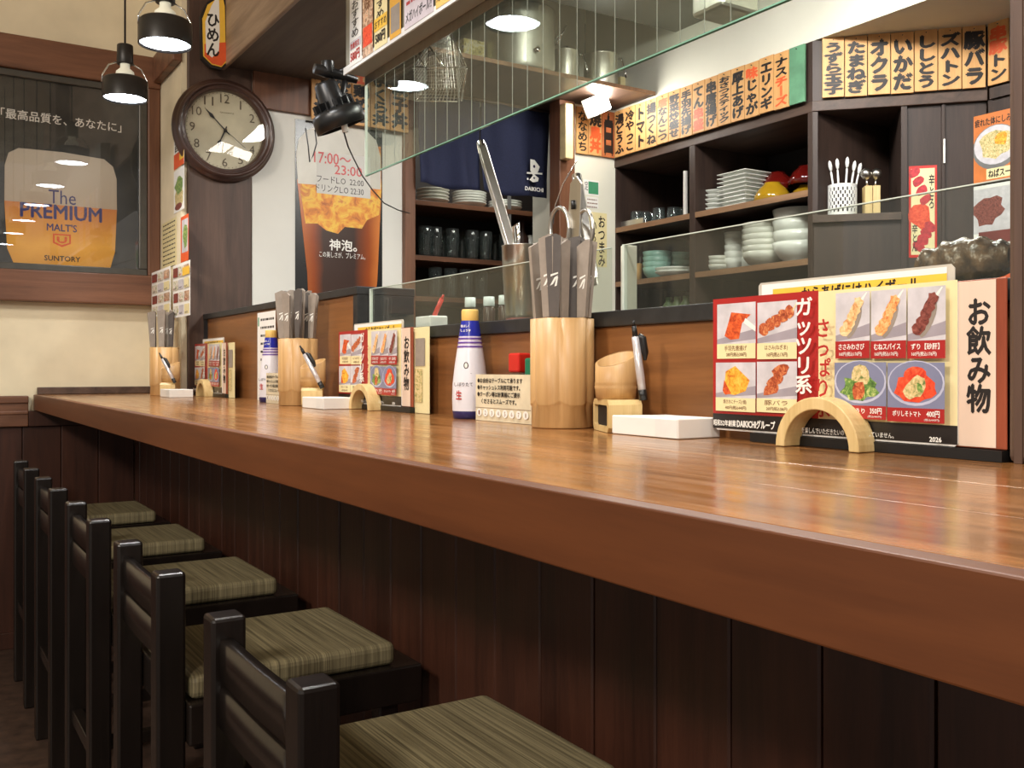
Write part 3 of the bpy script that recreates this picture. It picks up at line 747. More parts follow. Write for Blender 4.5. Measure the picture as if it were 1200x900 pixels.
# ------------------------------------------------------------------ menu stands
MENU_Y0 = .785
def food(P, x0, z0, x1, z1, kind):
    w, h = x1-x0, z1-z0; cx, cz = (x0+x1)/2, (z0+z1)/2
    P.ab(x0, z0, x1, z1, M_photog if kind in ('bowlg', 'bowlt') else M_photo)
    if kind in ('bowlg', 'bowlt'):
        P.ell(cx, cz+h*.05, w*.5, h*.5, plain('print_bowl_rim', (190, 192, 214), .35), 24)
        P.ell(cx, cz+h*.07, w*.47, h*.46, M_photog, 24)
        if kind == 'bowlg':
            P.ell(cx, cz-h*.08, w*.34, h*.3, F_green, 18, 0, .5, 3); P.ell(cx+w*.02, cz+h*.2, w*.16, h*.22, F_on, 10, .4, .5, 5); P.ell(cx-w*.02, cz-h*.16, w*.13, h*.24, F_skew, 10, -.3, .3, 7)
        else:
            P.ell(cx, cz-h*.05, w*.36, h*.32, F_tom, 18, 0, .25, 3); P.ell(cx, cz+h*.22, w*.2, h*.2, F_tom, 14, 0, .1); P.ell(cx+.02*w, cz-h*.02, w*.22, h*.24, F_on, 14, .7, .5, 4)
            P.ell(cx+.08*w, cz-h*.05, w*.05, h*.12, F_green, 10, .4, .3, 9)
        return
    P.poly([(x0, z0), (x1, z0+h*.1), (x1, z0+h*.35), (x0, z0+h*.12)], plain('print_plate_shade', (160, 152, 160), .35))
    if kind == 'karaage':
        P.poly([(cx-w*.3, z0+h*.2), (cx-w*.12, z1-h*.22), (cx+w*.38, z1-h*.3), (cx+w*.16, cz), (cx+w*.08, z0+h*.12), (cx-w*.14, z0+h*.1)], F_red)
        P.poly([(cx+w*.2, cz), (x1, z0+h*.28), (x1, z0+h*.4), (cx+w*.24, cz+h*.12)], M_wink)
    elif kind == 'rice':
        P.poly([(cx-w*.3, z0+h*.12), (cx-w*.24, z1-h*.25), (cx, z1-h*.1), (cx+w*.36, cz), (cx+w*.26, z0+h*.2), (cx, z0+h*.08)], F_gold)
        P.poly([(cx-w*.32, z0+h*.2), (cx-w*.28, cz), (cx-w*.1, z0+h*.12), (cx-w*.25, z0+h*.08)], F_red)
    elif kind == 'wide':
        for i in range(5): P.ell(cx-w*.34+i*w*.165, cz-h*.16+i*h*.1, w*.12, h*.17, F_skew, 12, .5, .3, i)
        P.poly([(cx+w*.4, cz+h*.28), (x1, z1-h*.05), (x1, z1-h*.1), (cx+w*.4, cz+h*.22)], M_cream)
    elif kind == 'belly':
        for i in range(3): P.ell(cx-w*.14+i*w*.12, cz-h*.25+i*h*.25, w*.22, h*.15, F_skew, 12, .3, .3, i+3)
    else:
        fm = {'pale': F_pale, 'red': F_skew, 'dark': F_dark}[kind]
        if kind == 'red': fm = blotch('print_grilled', [(200, 90, 40), (240, 170, 100), (246, 206, 150)], 260)
        P.poly([(cx+w*.18, z1-h*.2), (cx+w*.4, z1-h*.02), (cx+w*.43, z1-h*.03), (cx+w*.24, z1-h*.26)], M_wink)
        P.ell(cx+w*.05, cz-h*.12, w*.14, h*.36, M_sleeve, 14, -.45)
        for i in range(5): P.ell(cx-w*.2+i*w*.095, cz-h*.27+i*h*.135, w*(.2-.015*i), h*.12, fm, 12, .2, .35, i+11)
def menu_print():
    P = PX(.785)
    P.rect(836, 351, 484, 959.5, M_red); a0, zb, a1, zt = P.rect(959.5, 341.8, 494.2, 1122.5, M_cream)
    P.rect(836, 484, 501, 1122.5, M_bandblk)
    for (u0, vt, vm, vb, u1, k, t1, t2) in [(841, 357, 403.5, 420.5, 886, 'karaage', '手羽先唐揚げ', '280円(税込308円)'), (888.5, 355, 402.5, 421, 935, 'wide', 'はさみ(ねぎま)', '160円(税込176円)'),
                                   (840.5, 425, 465.5, 481, 887, 'rice', '焼きおにチーズ(1個)', '400円(税込440円)'), (889, 424, 466.5, 482.5, 936, 'belly', '豚バラ', '260円(税込286円)')]:
        x0, z0, x1, z1 = P.rect(u0, vt, vm, u1, M_photo); food(P, x0, z0, x1, z1, k)
        x0, z0, x1, z1 = P.rect(u0, vm, vb, u1, M_cream); h = z1-z0; w = x1-x0
        P.text(t1, x0+w*.2, z0+h*.52, x1-w*.22, z1-h*.12, M_brink, .01); P.text(t2, x0+w*.25, z0+h*.1, x1-w*.22, z0+h*.42, M_brink, .01)
    for (u0, vt, vm, vb, u1, k, t1, t2) in [(982, 344, 400.3, 420.2, 1022, 'pale', 'ささみわさび', '160円(税込176円)'), (1024, 341.3, 400, 420.2, 1065.5, 'red', 'むねスパイス', '160円(税込176円)'), (1067.7, 338, 399.6, 420.3, 1112.3, 'dark', 'ずり【砂肝】', '160円(税込176円)')]:
        x0, z0, x1, z1 = P.rect(u0, vt, vm, u1, M_photo); food(P, x0, z0, x1, z1, k)
        x0, z0, x1, z1 = P.rect(u0, vm, vb, u1, M_red); h = z1-z0; w = x1-x0
        P.text(t1, x0+w*.1, z0+h*.5, x1-w*.15, z1-h*.16, M_wink, .02); P.text(t2, x0+w*.12, z0+h*.1, x1-w*.22, z0+h*.38, M_wink, .01)
    for (u0, vt, vm, vb, u1, k, t1, t2) in [(982.7, 425, 474, 489, 1043.3, 'bowlg', '梅きゅうり', '350円'), (1045.3, 425.3, 477, 493, 1112.5, 'bowlt', 'ポリしそトマト', '400円')]:
        x0, z0, x1, z1 = P.rect(u0, vt, vm, u1, M_photog); food(P, x0, z0, x1, z1, k)
        x0, z0, x1, z1 = P.rect(u0, vm, vb, u1, M_red); h = z1-z0; w = x1-x0
        P.text(t1, x0+w*.1, z0+h*.4, x0+w*.6, z1-h*.2, M_wink, .02); P.text(t2, x0+w*.7, z0+h*.4, x1-w*.08, z1-h*.15, M_wink, .02); P.text('(税込440円)', x0+w*.66, z0+h*.1, x1-w*.08, z0+h*.3, M_wink, 0)
    P.cpx('ガッツリ系', 937, 349.5, 462, 958.5, M_wink, .025)
    P.cpx('さっぱり系', 960, 374, 489, 980, M_rink, .02)
    P.tpx('昭和52年創業', 842.5, 491, 498, 868.5, M_wink, .02); P.tpx('DAIKICHIグループ', 870, 491, 500.5, 914.5, M_wink, .03)
    P.tpx('を楽しんでいただきたいので', 946, 500, 507, 1000, M_wink, .0); P.tpx('はしていません。', 1018, 505, 511, 1054, M_wink, .0)
    P.tpx('2026', 1096, 511.5, 517, 1110, M_wink, .03)
    return P
def menu_stand(dx, dy, where, extra=False):
    X = .785
    y0, y1, y2 = PX(X).pix(836, 400)[0]*-1, PX(X).pix(1122.5, 400)[0]*-1, PX(X).pix(1178.5, 400)[0]*-1
    zt = CZ+.0775; zb = CT+.0105
    # food menu
    t = thing('food_menu', (X, (y0+y1)/2, zb), f'red and cream photo food menu {where}', 'menu', 'photo food menus')
    q = (zt-zb)
    sh = MB()
    sh.prism([(X, y0-.003, zb+.0035), (X, y0, zb+.008), (X, y0, zt-.006), (X, y0-.004, zt), (X, y1, zt), (X, y1, zb+.003), (X, y1+.003, zb), (X, y0-.006, zb)], (.0012, 0, 0))
    sh.build('sheet', M_paper, t)
    MENU.build('print', MENU.mats, t)
    t.location.x += dx; t.location.y += dy
    # drinks menu
    d = thing('drinks_menu', (X+.003, (y1+y2)/2, zb), f'pale wood-grain drinks menu with black lettering {where}', 'menu', 'drinks menus')
    MB().box(X+.0016, X+.0036, y2, y0-.01, zb-.0, zt+.001).build('board', wood('menu_edge_wood', (120, 52, 30), (168, 84, 54), 'Z', 8, .35), d, .001)
    P = PX(X+.0016)
    a0, zbb = P.pix(1100, 0); P.ab(P.pix(1110, 0)[0], zb+.0012, P.pix(1167.5, 0)[0], zt, M_beige)
    P.cpx('お飲み物', 1133, 350, 484, 1162, M_ink, .035)
    P.out('print', d); d.location.x += dx; d.location.y += dy
    # clear sheet with yellow heading behind
    s = thing('plastic_sheet', (X+.008, .62, zb), f'clear plastic sheet with yellow heading behind the food menu {where}', 'menu', 'plastic sheets behind the menus')
    P = PX(X+.008); a0, z1 = P.pix(889, 332); a1 = P.pix(1119, 332)[0]
    m = MB(); m.prism([(X+.008, -a0, zb), (X+.008, -a0, z1-.003), (X+.008, -a0-.003, z1), (X+.008, -a1+.004, z1), (X+.008, -a1, z1-.004), (X+.008, -a1, zb)], (.001, 0, 0)); m.build('sleeve', plain('milky_sleeve', (196, 190, 176), .3), s)
    P.rect(893, 334, 350, 1110, M_paper); P.rect(906, 339, 352, 1110, M_yell)
    P.tpx('からあげにはハイボール', 940, 337, 352, 1078, M_ink, .03)
    P.out('print', s); s.location.x += dx; s.location.y += dy
    # black foot rail and half-round bamboo clip
    h = thing('menu_holder', (.775, .63, CT), f'half-round bamboo menu holder with black foot {where}', 'menu holder', 'half-round bamboo menu holders')
    MB().box(X-.004, X+.012, y2+.001, y0-.06, CT+.0004, zb-.0006).build('foot', M_blackp, h)
    m = MB(); vs = []; n = 24; yc, R0, R1 = .6405, .051, .0395; hh = 1.0
    for xx in (.758, .7835):
        for rr in (R0, R1):
            for i in range(n+1):
                q = math.pi*i/n; vs.append((xx, yc+rr*math.cos(q), CT+.0005+rr*math.sin(q)*(1.0 if rr == R0 else .98)))
    k = n+1; fs = []
    for i in range(n):
        fs += [(i, i+1, k+i+1, k+i), (2*k+i, 3*k+i, 3*k+i+1, 2*k+i+1), (i, 2*k+i, 2*k+i+1, i+1), (k+i, k+i+1, 3*k+i+1, 3*k+i)]
    fs += [(0, k, 3*k, 2*k), (n, 2*k+n, 3*k+n, k+n)]
    m._add(vs, fs, False); o = m.build('half_ring', M_bamboo2, h, .001)
    h.location.x += dx; h.location.y += dy
    if extra:
        e = thing('leaflet', (X+.006, y2+dy-.02, zb), f'narrow leaflet card with a grey picture {where}', 'leaflet', 'narrow leaflet cards')
        P = PX(X+.006+dx); a = -(y2+dy)-.02
        MB().box(X+.0065+dx, X+.008+dx, y2+dy-.055, y2+dy+.03, CT+.0005, zt).build('card', M_cream, e, .0005)
        P.ab(a+.02, zb+.01, a+.05, zb+.07, F_on); P.ab(a+.022, zb+.075, a+.06, zt-.02, M_sleeve)
        P.out('print', e)
MENU = menu_print()
menu_stand(0, 0, 'on the stand nearest the camera')
menu_stand(-.002, 1.112, 'on the middle stand', True)
menu_stand(-.01, 2.265, 'on the far stand', True)

# ------------------------------------------------------------------ soy bottle, spice shakers, notice card
def soy(cx, cy, where):
    z = CT+.0005
    t = thing('sauce_bottle', (cx, cy, z), f'white labelled soy sauce bottle with blue neck {where}', 'bottle', 'soy sauce bottles')
    sx = .029
    def ringp(r, zz): return (r, zz)
    MB().lathe([(1e-4, 0), (sx*.93, 0), (sx*.98, .012)], (cx, cy, z), 28).build('base', M_bink, t)
    MB().lathe([(sx*.98, .012), (sx*1.0, .03), (sx*.98, .055), (sx*.86, .085), (sx*.72, .112)], (cx, cy, z), 28).build('body', plain('bottle_label', (226, 224, 230), .3, vary=.02), t)
    m = MB(); m.lathe([(sx*.72, .112), (sx*.66, .122), (sx*.62, .132)], (cx, cy, z), 28); m.build('striped_shoulder', plain('lilac_band', (214, 204, 222), .3), t)
    for k in range(3): MB().lathe([(sx*(.725-.03*k), .114+.0065*k), (sx*(.715-.03*k), .1165+.0065*k)], (cx, cy, z), 28).build('stripe', plain('violet_stripe', (96, 60, 150), .3), t)
    MB().lathe([(sx*.62, .132), (sx*.58, .142), (sx*.52, .152), (sx*.5, .157)], (cx, cy, z), 28).build('neck_wrap', plain('blue_wrap', (36, 44, 158), .25), t)
    MB().lathe([(sx*.46, .157), (sx*.48, .159), (sx*.48, .173), (sx*.44, .1755), (1e-4, .1755)], (cx, cy, z), 24).build('cap', plain('yellow_cap', (226, 188, 104), .4), t)
    # lettering wrapped flat towards the room
    a = Vector((-.7, -.71, 0)); rr = Vector((.71, -.7, 0))
    P = Print(Vector((cx, cy, 0))+a*(sx*.99), rr, a, [M_ink]); P.lay = .0004
    P.column('生', -.016, z+.03, -.006, z+.045, M_rink, .03)
    P.text('しぼりたて', -.018, z+.052, .012, z+.058, M_ink, .01)
    P.lay -= .004; P.text('キッコー', -.006, z+.07, .01, z+.074, M_ink, .0); P.ell(0, z+.085, .004, .0055, M_ink); P.ell(0, z+.085, .0025, .004, M_wink)
    P.lay = -.0085; P.text('香ばしく', -.01, z+.146, .004, z+.15, M_wink, .03); P.text('しょうゆ', -.01, z+.139, .006, z+.143, M_wink, .03)
    P.out('lettering', t)
soy(.778, 1.355, 'beside the nearest chopstick holder')
soy(.765, 2.31, 'by the middle chopstick holder')
def card(cx, y0, y1, where):
    z0, z1 = CT+.0005, CT+.0715
    t = thing('notice_card', (cx, (y0+y1)/2, z0), f'cream card of black bulleted writing {where}', 'card', 'payment notice cards')
    MB().prism([(cx, y1, z0), (cx, y1, z1), (cx+.003, y1, z1), (cx+.008, y1, z0)], (0, y0-y1, 0)).build('stand', plain('card_ivory', (222, 210, 180), .5), t)
    P = PX(cx); w = y1-y0
    def row(tx, z, l, ind=0): P.text(tx, -y1+.006+ind, z0+z, -y1+.006+ind+l, z0+z+.0075, M_ink, .03)
    row('●お会計はテーブルにて承ります', .058, .128); row('●キャッシュレス利用可能です。', .0475, .122); row('●クーポン等は計算前にご提示', .037, .122); row('くださるとスムーズです。', .0265, .1, .012)
    P.ab(-y1, z0+.0195, -y0, z0+.0202, M_brink)
    for k in range(8):
        a = -y1+.012+k*.019; P.ell(a, z0+.0125, .0075, .006, M_wink, 14); P.text('12345678'[k], a-.002, z0+.009, a+.002, z0+.0155, M_brink, .0)
    P.out('print', t)
card(.758, 1.145, 1.302, 'in front of the sauce bottle nearest the camera')
card(.735, 2.10, 2.255, 'beside the middle chopstick holder')
def shaker(x, y, hgt, m, label):
    t = thing('spice_shaker', (x, y, CT), label, 'shaker')
    MB().box(x-.011, x+.011, y-.014, y+.014, CT+.0005, CT+hgt-.03).build('jar', M_tumbler, t, .002)
    MB().box(x-.012, x+.012, y-.015, y+.015, CT+hgt-.0295, CT+hgt).build('cap', m, t, .003)
    MB().box(x-.0105, x+.0105, y-.0135, y+.0135, CT+.001, CT+hgt-.036).build('powder', plain('chilli_powder', (170, 70, 40), .8), t)
shaker(.7945, 1.232, .104, M_redp, 'red capped spice shaker behind the notice card')
shaker(.789, 1.178, .096, M_greenp, 'green capped spice shaker behind the notice card')
P = PX(.79)
t = flat_sheet('tall_card', P, 302, 367, 474, 323, M_paper, 'tall white card of printed lines standing behind the middle sauce bottle', 'card',
    extra=lambda pr, a0, zb, a1, zt: (pr.ab(a0+.004, zt-.035, a0+.014, zt-.012, M_green), lines(pr, a0+.016, zb+.05, a1, zt-.004, 9, M_ink), lines(pr, a0, zb+.003, a1, zb+.05, 5, M_ink)))

# ------------------------------------------------------------------ glass screens
XG = XB+.025
def low_pane(y0, y1, label, zt):
    t = thing('glass_screen', (XG, (y0+y1)/2, LED1), label, 'glass screen', 'low glass screens on the ledge')
    MB().box(XG-.002, XG+.002, y0, y1, LED1+.0005, zt-.0012).build('pane', M_glass, t)
    MB().box(XG-.0021, XG+.0021, y0, y1, zt-.0012, zt).build('polished_edge', M_edge, t)
    MB().box(XG-.003, XG+.003, y1-.004, y1, LED1+.0005, zt).build('end_edge', M_edge, t)
    return t
yA = PX(XG).pix(716, 300)[0]*-1; yB = PX(XG).pix(731, 300)[0]*-1
low_pane(yA, YC-.006, 'clear low glass screen in front of the steel cup of tongs', CZ+.171)
t = low_pane(.463, yB, 'clear low glass screen behind the near menus, next to the pillar', CZ+.1715)
MB().box(XG+.004, XG+.022, yB-.002, yB+.012, LED1+.0005, CZ+.1715).build('end_post', M_acry, t, .001)
XH = .842; y0, y1 = .30, PX(XH).pix(429, 100)[0]*-1
zb = PX(XH).pix(443, 201)[1]; zt = CZ+.68
t = thing('hanging_glass', (XH, (y0+y1)/2, zb), 'big wired glass pane hanging above the counter behind the paper strips', 'glass screen')
MB().box(XH-.0025, XH+.0025, y0, y1, zb+.002, zt).build('pane', M_glass2, t)
MB().box(XH-.0026, XH+.0026, y0, y1, zb, zb+.002).build('lower_edge', M_edgeg, t)
MB().box(XH-.0028, XH+.0028, y1-.0015, y1+.0008, zb, zt).build('end_edge', M_edge, t)
y = y1-.052
while y > y0+.02:
    MB().box(XH-.0004, XH+.0004, y-.0004, y+.0004, zb+.003, zt).build('wire', M_wirew, t); y -= .0445
# board the glass hangs from, with paper strips
zv = CZ+.627
vb = thing('valance_board', (.80, 1.1, zv), 'pale board above the counter carrying the row of paper menu strips', 'board')
MB().box(.795, .838, .3, y1-.002, zv, zv+.45).build('board', plain('pale_valance', (150, 146, 130), .5, vary=.05, scale=5), vb, .001)
MB().box(.791, .7945, .3, y1+.002, zv-.003, zv+.012).build('rail', M_whitep, vb)
MB().box(.8385, .8395, .3, y1-.002, zv-.018, zv+.1).build('clamp', M_steel, vb)
strips = [(410, 424, 'pale pink strip', 0), (425, 437, 'orange picture strip', 1), (439, 454, 'cream strip with yellow price', 2), (457, 470, 'ochre picture strip', 3), (474, 508, 'wide lilac sheet', 4), (511, 530, 'yellow sheet', 5), (534, 580, 'white sheet', 4)]
for (u0, u1, nm, k) in strips:
    P = PX(.7905); a0, a1 = P.pix(u0, 50)[0], P.pix(u1, 50)[0]; zz = zv+.004
    t = thing('paper_strip', (.7905, -(a0+a1)/2, zz), f'{nm} of menu writing on the board above the counter'+(' beyond the yellow sheet' if u0 == 534 else ''), 'menu strip')
    base = [M_paper, F_flyer2, M_cream, M_gold, plain('lilac_paper', (214, 204, 212), .6), M_yell][k]
    MB().box(.7900, .7905, -a1, -a0, zz, zz+.24).build('sheet', base, t); P.lay = .0007
    w = a1-a0
    if k in (0, 2): P.column('鶏と野菜のおすすめ品'[:9], a0+w*.15, zz+.055, a1-w*.2, zz+.23, M_ink, .01)
    if k == 0: P.ab(a0+w*.05, zz+.033, a1-w*.05, zz+.05, M_photo); P.text('580円', a0+w*.1, zz+.008, a1-w*.15, zz+.028, M_rink, .03); P.text('数量限定', a0+w*.1, zz+.034, a1-w*.15, zz+.046, M_rink, .02)
    if k == 1: P.ab(a0+w*.05, zz+.02, a1-w*.05, zz+.06, F_tom); P.column('季節の味', a0+w*.2, zz+.09, a1-w*.2, zz+.2, M_brink, .01)
    if k == 2: P.ab(a0, zz+.035, a1, zz+.06, M_yell); P.text('おすすめ', a0+w*.05, zz+.04, a1-w*.05, zz+.055, M_ink, .02); P.text('580円', a0+w*.1, zz+.01, a1-w*.15, zz+.03, M_ink, .03)
    if k == 3: P.ab(a0+w*.1, zz+.01, a1-w*.1, zz+.06, M_sleeve); P.column('梅酒サワー', a0+w*.2, zz+.07, a1-w*.2, zz+.2, M_brink, .01)
    if k in (4, 5):
        P.text('メガハイボール!!', a0+w*.06, zz+.01, a1-w*.06, zz+.03, M_ink, .02)
        lines(P, a0, zz+.04, a1, zz+.22, 8, M_rink if k == 4 else M_brink)
    P.out('print', t)

# ------------------------------------------------------------------ beer poster beside the door
t = thing('beer_poster', (1.25, Y0, HL1), 'black poster of a glass of amber beer on the white wall by the kitchen door', 'poster')
P = PY(Y0+.002); P.lay = .0006
a0, zt = P.pix(346, 139); a1 = P.pix(448, 139)[0]; zb = CZ+.13
MB().box(a0, a1, Y0+.0024, Y0+.0038, zb, zt).build('sheet', plain('black_gloss_poster', (30, 29, 30), .25, vary=.1, scale=8), t)
M_amber = grad('print_amber_side', [(0, (196, 108, 44)), (.18, (150, 70, 24)), (.3, (66, 46, 38)), (.68, (60, 42, 36)), (.86, (150, 70, 24)), (1, (214, 128, 60))], 0, a0-1.25+.01, a1-1.25-.01, .25, .08, 8)
P.pp([(348, 210), (447, 222), (442, 330), (436, 372), (362, 372), (360, 320)], M_amber)
M_foam2 = blotch('print_pouring_foam', [(176, 90, 30), (226, 140, 40), (240, 196, 70), (206, 120, 50)], 22)
P.pp([(349, 172), (352, 224), (358, 262), (372, 262), (382, 270), (396, 274), (404, 266), (424, 268), (430, 258), (444, 252), (447, 222), (446, 172)], M_foam2)
P.pp([(349, 215), (347, 180), (350, 163), (360, 152), (380, 146), (404, 146), (428, 152), (441, 165), (446, 185), (446, 222)], plain('print_foam_head', (204, 200, 188), .35, vary=.05, scale=9))
P.pp([(371, 178), (434, 184), (434, 233), (371, 226)], plain('taped_note', (214, 212, 206), .6, vary=.01))
P.tpx('17:00～', 368, 177, 190, 411, plain('pink_marker', (214, 104, 104), .6), .01)
P.tpx('23:00', 392, 193, 204, 424, MATS['pink_marker'], .01)
P.tpx('フードL.O  22:00', 371, 205, 213, 426, M_ink, -.005); P.tpx('ドリンクL.O 22:30', 370, 215, 223.5, 426, M_ink, -.005)
P.tpx('神泡。', 386, 280, 293, 418, M_wink, .02); P.tpx('この美しさが、プレミアム。', 374, 294, 301, 428, M_wink, .0)
P.out('print', t)

# ------------------------------------------------------------------ wooden menu plaques
def plaque(P, a0, a1, zb, zt, body, label, group, seg=None, base=None, bold=.055):
    w = a1-a0; o0 = P.p0+P.r*((a0+a1)/2); tilt = random.uniform(-.0015, .0015); zb += tilt; zt += tilt
    t = thing('menu_plaque', (o0.x, o0.y, zb), label, 'plaque', group)
    pr = Print(P.p0, P.r, P.n, []); A_ = P.p0+P.r*(a0+.0012); B_ = P.p0+P.r*(a1-.0012)
    m = MB(); m.prism([(A_.x, A_.y, zb), (B_.x, B_.y, zb), (B_.x, B_.y, zt), (A_.x, A_.y, zt)], P.n*.008)
    m.build('board', base or M_plaque, t, .0012)
    m = MB(); c = P.p0+P.r*((a0+a1)/2)+P.n*.008; m.tube([(c.x, c.y, zt-.009), (c.x+P.n.x*.004, c.y+P.n.y*.004, zt-.009)], .0015, 6); m.build('nail', M_blackp, t)
    if body:
        pr.lay = .0084; seq = seg or [(ch, M_ink) for ch in body]
        pr.column(seq, a0+w*.08, zb+.008, a1-w*.06, zt-.016, M_ink, bold); pr.out('lettering', t)
    return t
XS = 2.292; P = PX(XS)
aS, aE = P.pix(722, 150)[0], P.pix(945, 80)[0]; zt = P.pix(945, 51)[1]; zb = P.pix(945, 119)[1]
runA = [('湯どうふ', 'simmered tofu'), ('冷やっこ', 'chilled tofu'), ('トマト', 'tomato'), ('揚つくね', 'fried meatball'), ('●なんこつ', 'cartilage, with an orange mark'), ('野菜炒盛せ', 'mixed vegetables'), ('手羽先揚げ', 'fried chicken wing'), ('て●●', 'a dish in faded orange'), ('串唐揚げ', 'fried skewers'), ('おさつスティック', 'sweet potato sticks'), ('厚上あげ', 'thick fried tofu'), ('味じゃが', 'potato, topped by an orange character'), ('エリンギ', 'king oyster mushroom'), ('ナスチーズ', 'aubergine cheese, lower half orange'), ('', 'green')]
wA = (aE-aS)/15
for i, (tx, mean) in enumerate(runA):
    seg = None; base = None
    if i == 4: seg = [('唐', M_oink), ('な', M_ink), ('ん', M_ink), ('こ', M_ink), ('つ', M_ink)]
    if i == 7: seg = [('て', M_ink), ('ん', M_ink), ('串', M_oink), ('盛', M_oink)]
    if i == 11: seg = [('味', M_oink), ('じ', M_ink), ('ゃ', M_ink), ('が', M_ink)]
    if i == 13: seg = [('ナ', M_ink), ('ス', M_ink), ('チ', M_oink), ('ー', M_oink), ('ズ', M_oink)]
    lab = f'wooden menu plaque on the long cabinet, brush lettered for {mean}'
    if i == 14: lab = 'green painted menu plaque at the cabinet corner'; base = plain('plaque_green_paint', (96, 146, 112), .55, vary=.12, scale=14)
    plaque(P, aS+i*wA, aS+(i+1)*wA, zb, zt, tx, lab, 'wooden menu plaques on the long cabinet', seg, base)
# oblique cabinet
P0 = Vector((2.3, 1.953, 0)); E_ = Vector((.686, -.728, 0)).normalized(); NI = Vector((.728, .686, 0)).normalized()
PD = lambda off=0: Print(P0-NI*off, E_, -NI, [])
P = PD(.006); runB = [('うずら玉子', 'quail eggs'), ('たまねぎ', 'onion'), ('オクラ', 'okra'), ('いかだ', 'leek rafts'), ('ししとう', 'green peppers'), ('ズハトン', 'pork roll'), ('豚バラ', 'pork belly')]
a0, a1 = P.pix(963, 100)[0], P.pix(1155, 100)[0]; wB = (a1-a0)/7
for i, (tx, mean) in enumerate(runB):
    plaque(P, a0+i*wB, a0+(i+1)*wB, zb+.002, zt+.006, tx, f'wooden menu plaque on the slanting cabinet, brush lettered for {mean}', 'wooden menu plaques on the slanting cabinet', bold=.065)
XC = P0.x+E_.x*.479; YCC = P0.y+E_.y*.479
P = PX(XC-.008); a0 = P.pix(1159, 100)[0]
plaque(P, a0, a0+.062, zb+.002, zt+.006, '豚トン', 'menu plaque with orange top at the pillar, brush lettered', 'wooden menu plaques on the slanting cabinet', [('串', M_oink), ('豚', M_oink), ('ト', M_ink), ('ン', M_ink)])
# three plaques on the kitchen end wall and three above the beer poster
P = PY(YK-.004); a = [P.pix(u, 150)[0] for u in (674, 688, 704, 719)]
plaque(P, a[0], a[1], zb, zt, 'ななめち', 'lamp lit menu plaque next to the door frame', 'menu plaques on the kitchen end wall', bold=.03)
plaque(P, a[1], a[2], zb, zt, '塩焼', 'menu plaque with orange middle under the work lamp', 'menu plaques on the kitchen end wall', [('焼', M_ink), ('鳥', M_oink), ('丼', M_oink)])
plaque(P, a[2], a[3], zb, zt, '白', 'shaded reddish menu plaque in the wall corner', 'menu plaques on the kitchen end wall', base=plain('shaded_plaque_wood', (190, 110, 64), .5, vary=.1))  # corner shade put into this plaque's darker board colour
P = PY(Y0-.022); a = [P.pix(u, 110)[0] for u in (364, 390, 411, 433, 456, 478, 489)]; z0_, z1_ = CZ+.835, CZ+1.03
for i, (sg_, lb) in enumerate([([('本', M_ink), ('日', M_ink), ('丼', M_ink)], 'menu plaque half hidden behind the black spotlight'), ([('焼', M_ink), ('き', M_ink), ('丼', M_ink)], 'menu plaque just behind the black spotlight head'),
                  ([('エ', M_oink), ('鶏', M_ink), ('め', M_ink), ('し', M_ink)], 'menu plaque with big orange stroke above the beer poster'), ([('い', M_ink), ('く', M_ink), ('ら', M_ink), ('丼', M_ink)], 'menu plaque lettered for a rice bowl, under the paper strips'), ([('親', M_ink), ('子', M_ink), ('丼', M_ink)], 'menu plaque lettered for a rice bowl, at the door frame')]):
    plaque(P, a[i], a[i+1], z0_, z1_, 'x', lb, 'menu plaques above the beer poster', sg_)

# ------------------------------------------------------------------ long kitchen cabinet
yL, yR = -PX(2.3).pix(721, 200)[0], 1.953
cb = thing('wall_cabinet', (2.45, (yL+yR)/2, 0), 'long dark brown open cabinet holding bowls and plates in the kitchen', 'cabinet')
XD = 2.66
zH0, zH1 = CZ+.772, CZ+.803
MB().box(2.3, XD, yR, Y0-.001, zH0, zH1).build('sign_shelf', M_cabY, cb, .002)
MB().box(2.302, 2.312, yR, Y0-.002, zH1, CZ+.984).build('sign_backboard', M_cab, cb)
MB().box(2.305, XD, yL, Y0-.001, 0, CZ+.77).build('end_panel', M_cab, cb)
yM = -PX(2.3).pix(811, 200)[0]
MB().box(2.30, XD, yM-.014, yM+.014, 0, zH0).build('divider', M_cab, cb, .001)
MB().box(2.30, XD, yR, yR+.018, 0, zH0).build('side_panel', M_cab, cb, .001)
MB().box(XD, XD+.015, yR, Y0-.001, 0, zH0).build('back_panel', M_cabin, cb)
s1, s2 = CZ+.542, CZ+.336
for (za) in (s1, s2):
    for (ya, yb) in ((yR+.018, yM-.014), (yM+.014, yL)):
        sh = MB().box(2.306, XD, ya, yb, za-.018, za).build('shelf', M_cabY, cb)
        MB().box(2.301, 2.306, ya, yb, za-.019, za).build('pale_edge', M_shelfedge, sh)
MB().box(2.306, XD, yR+.018, yL, CZ+.07, CZ+.09).build('bottom_shelf', M_cabY, cb)
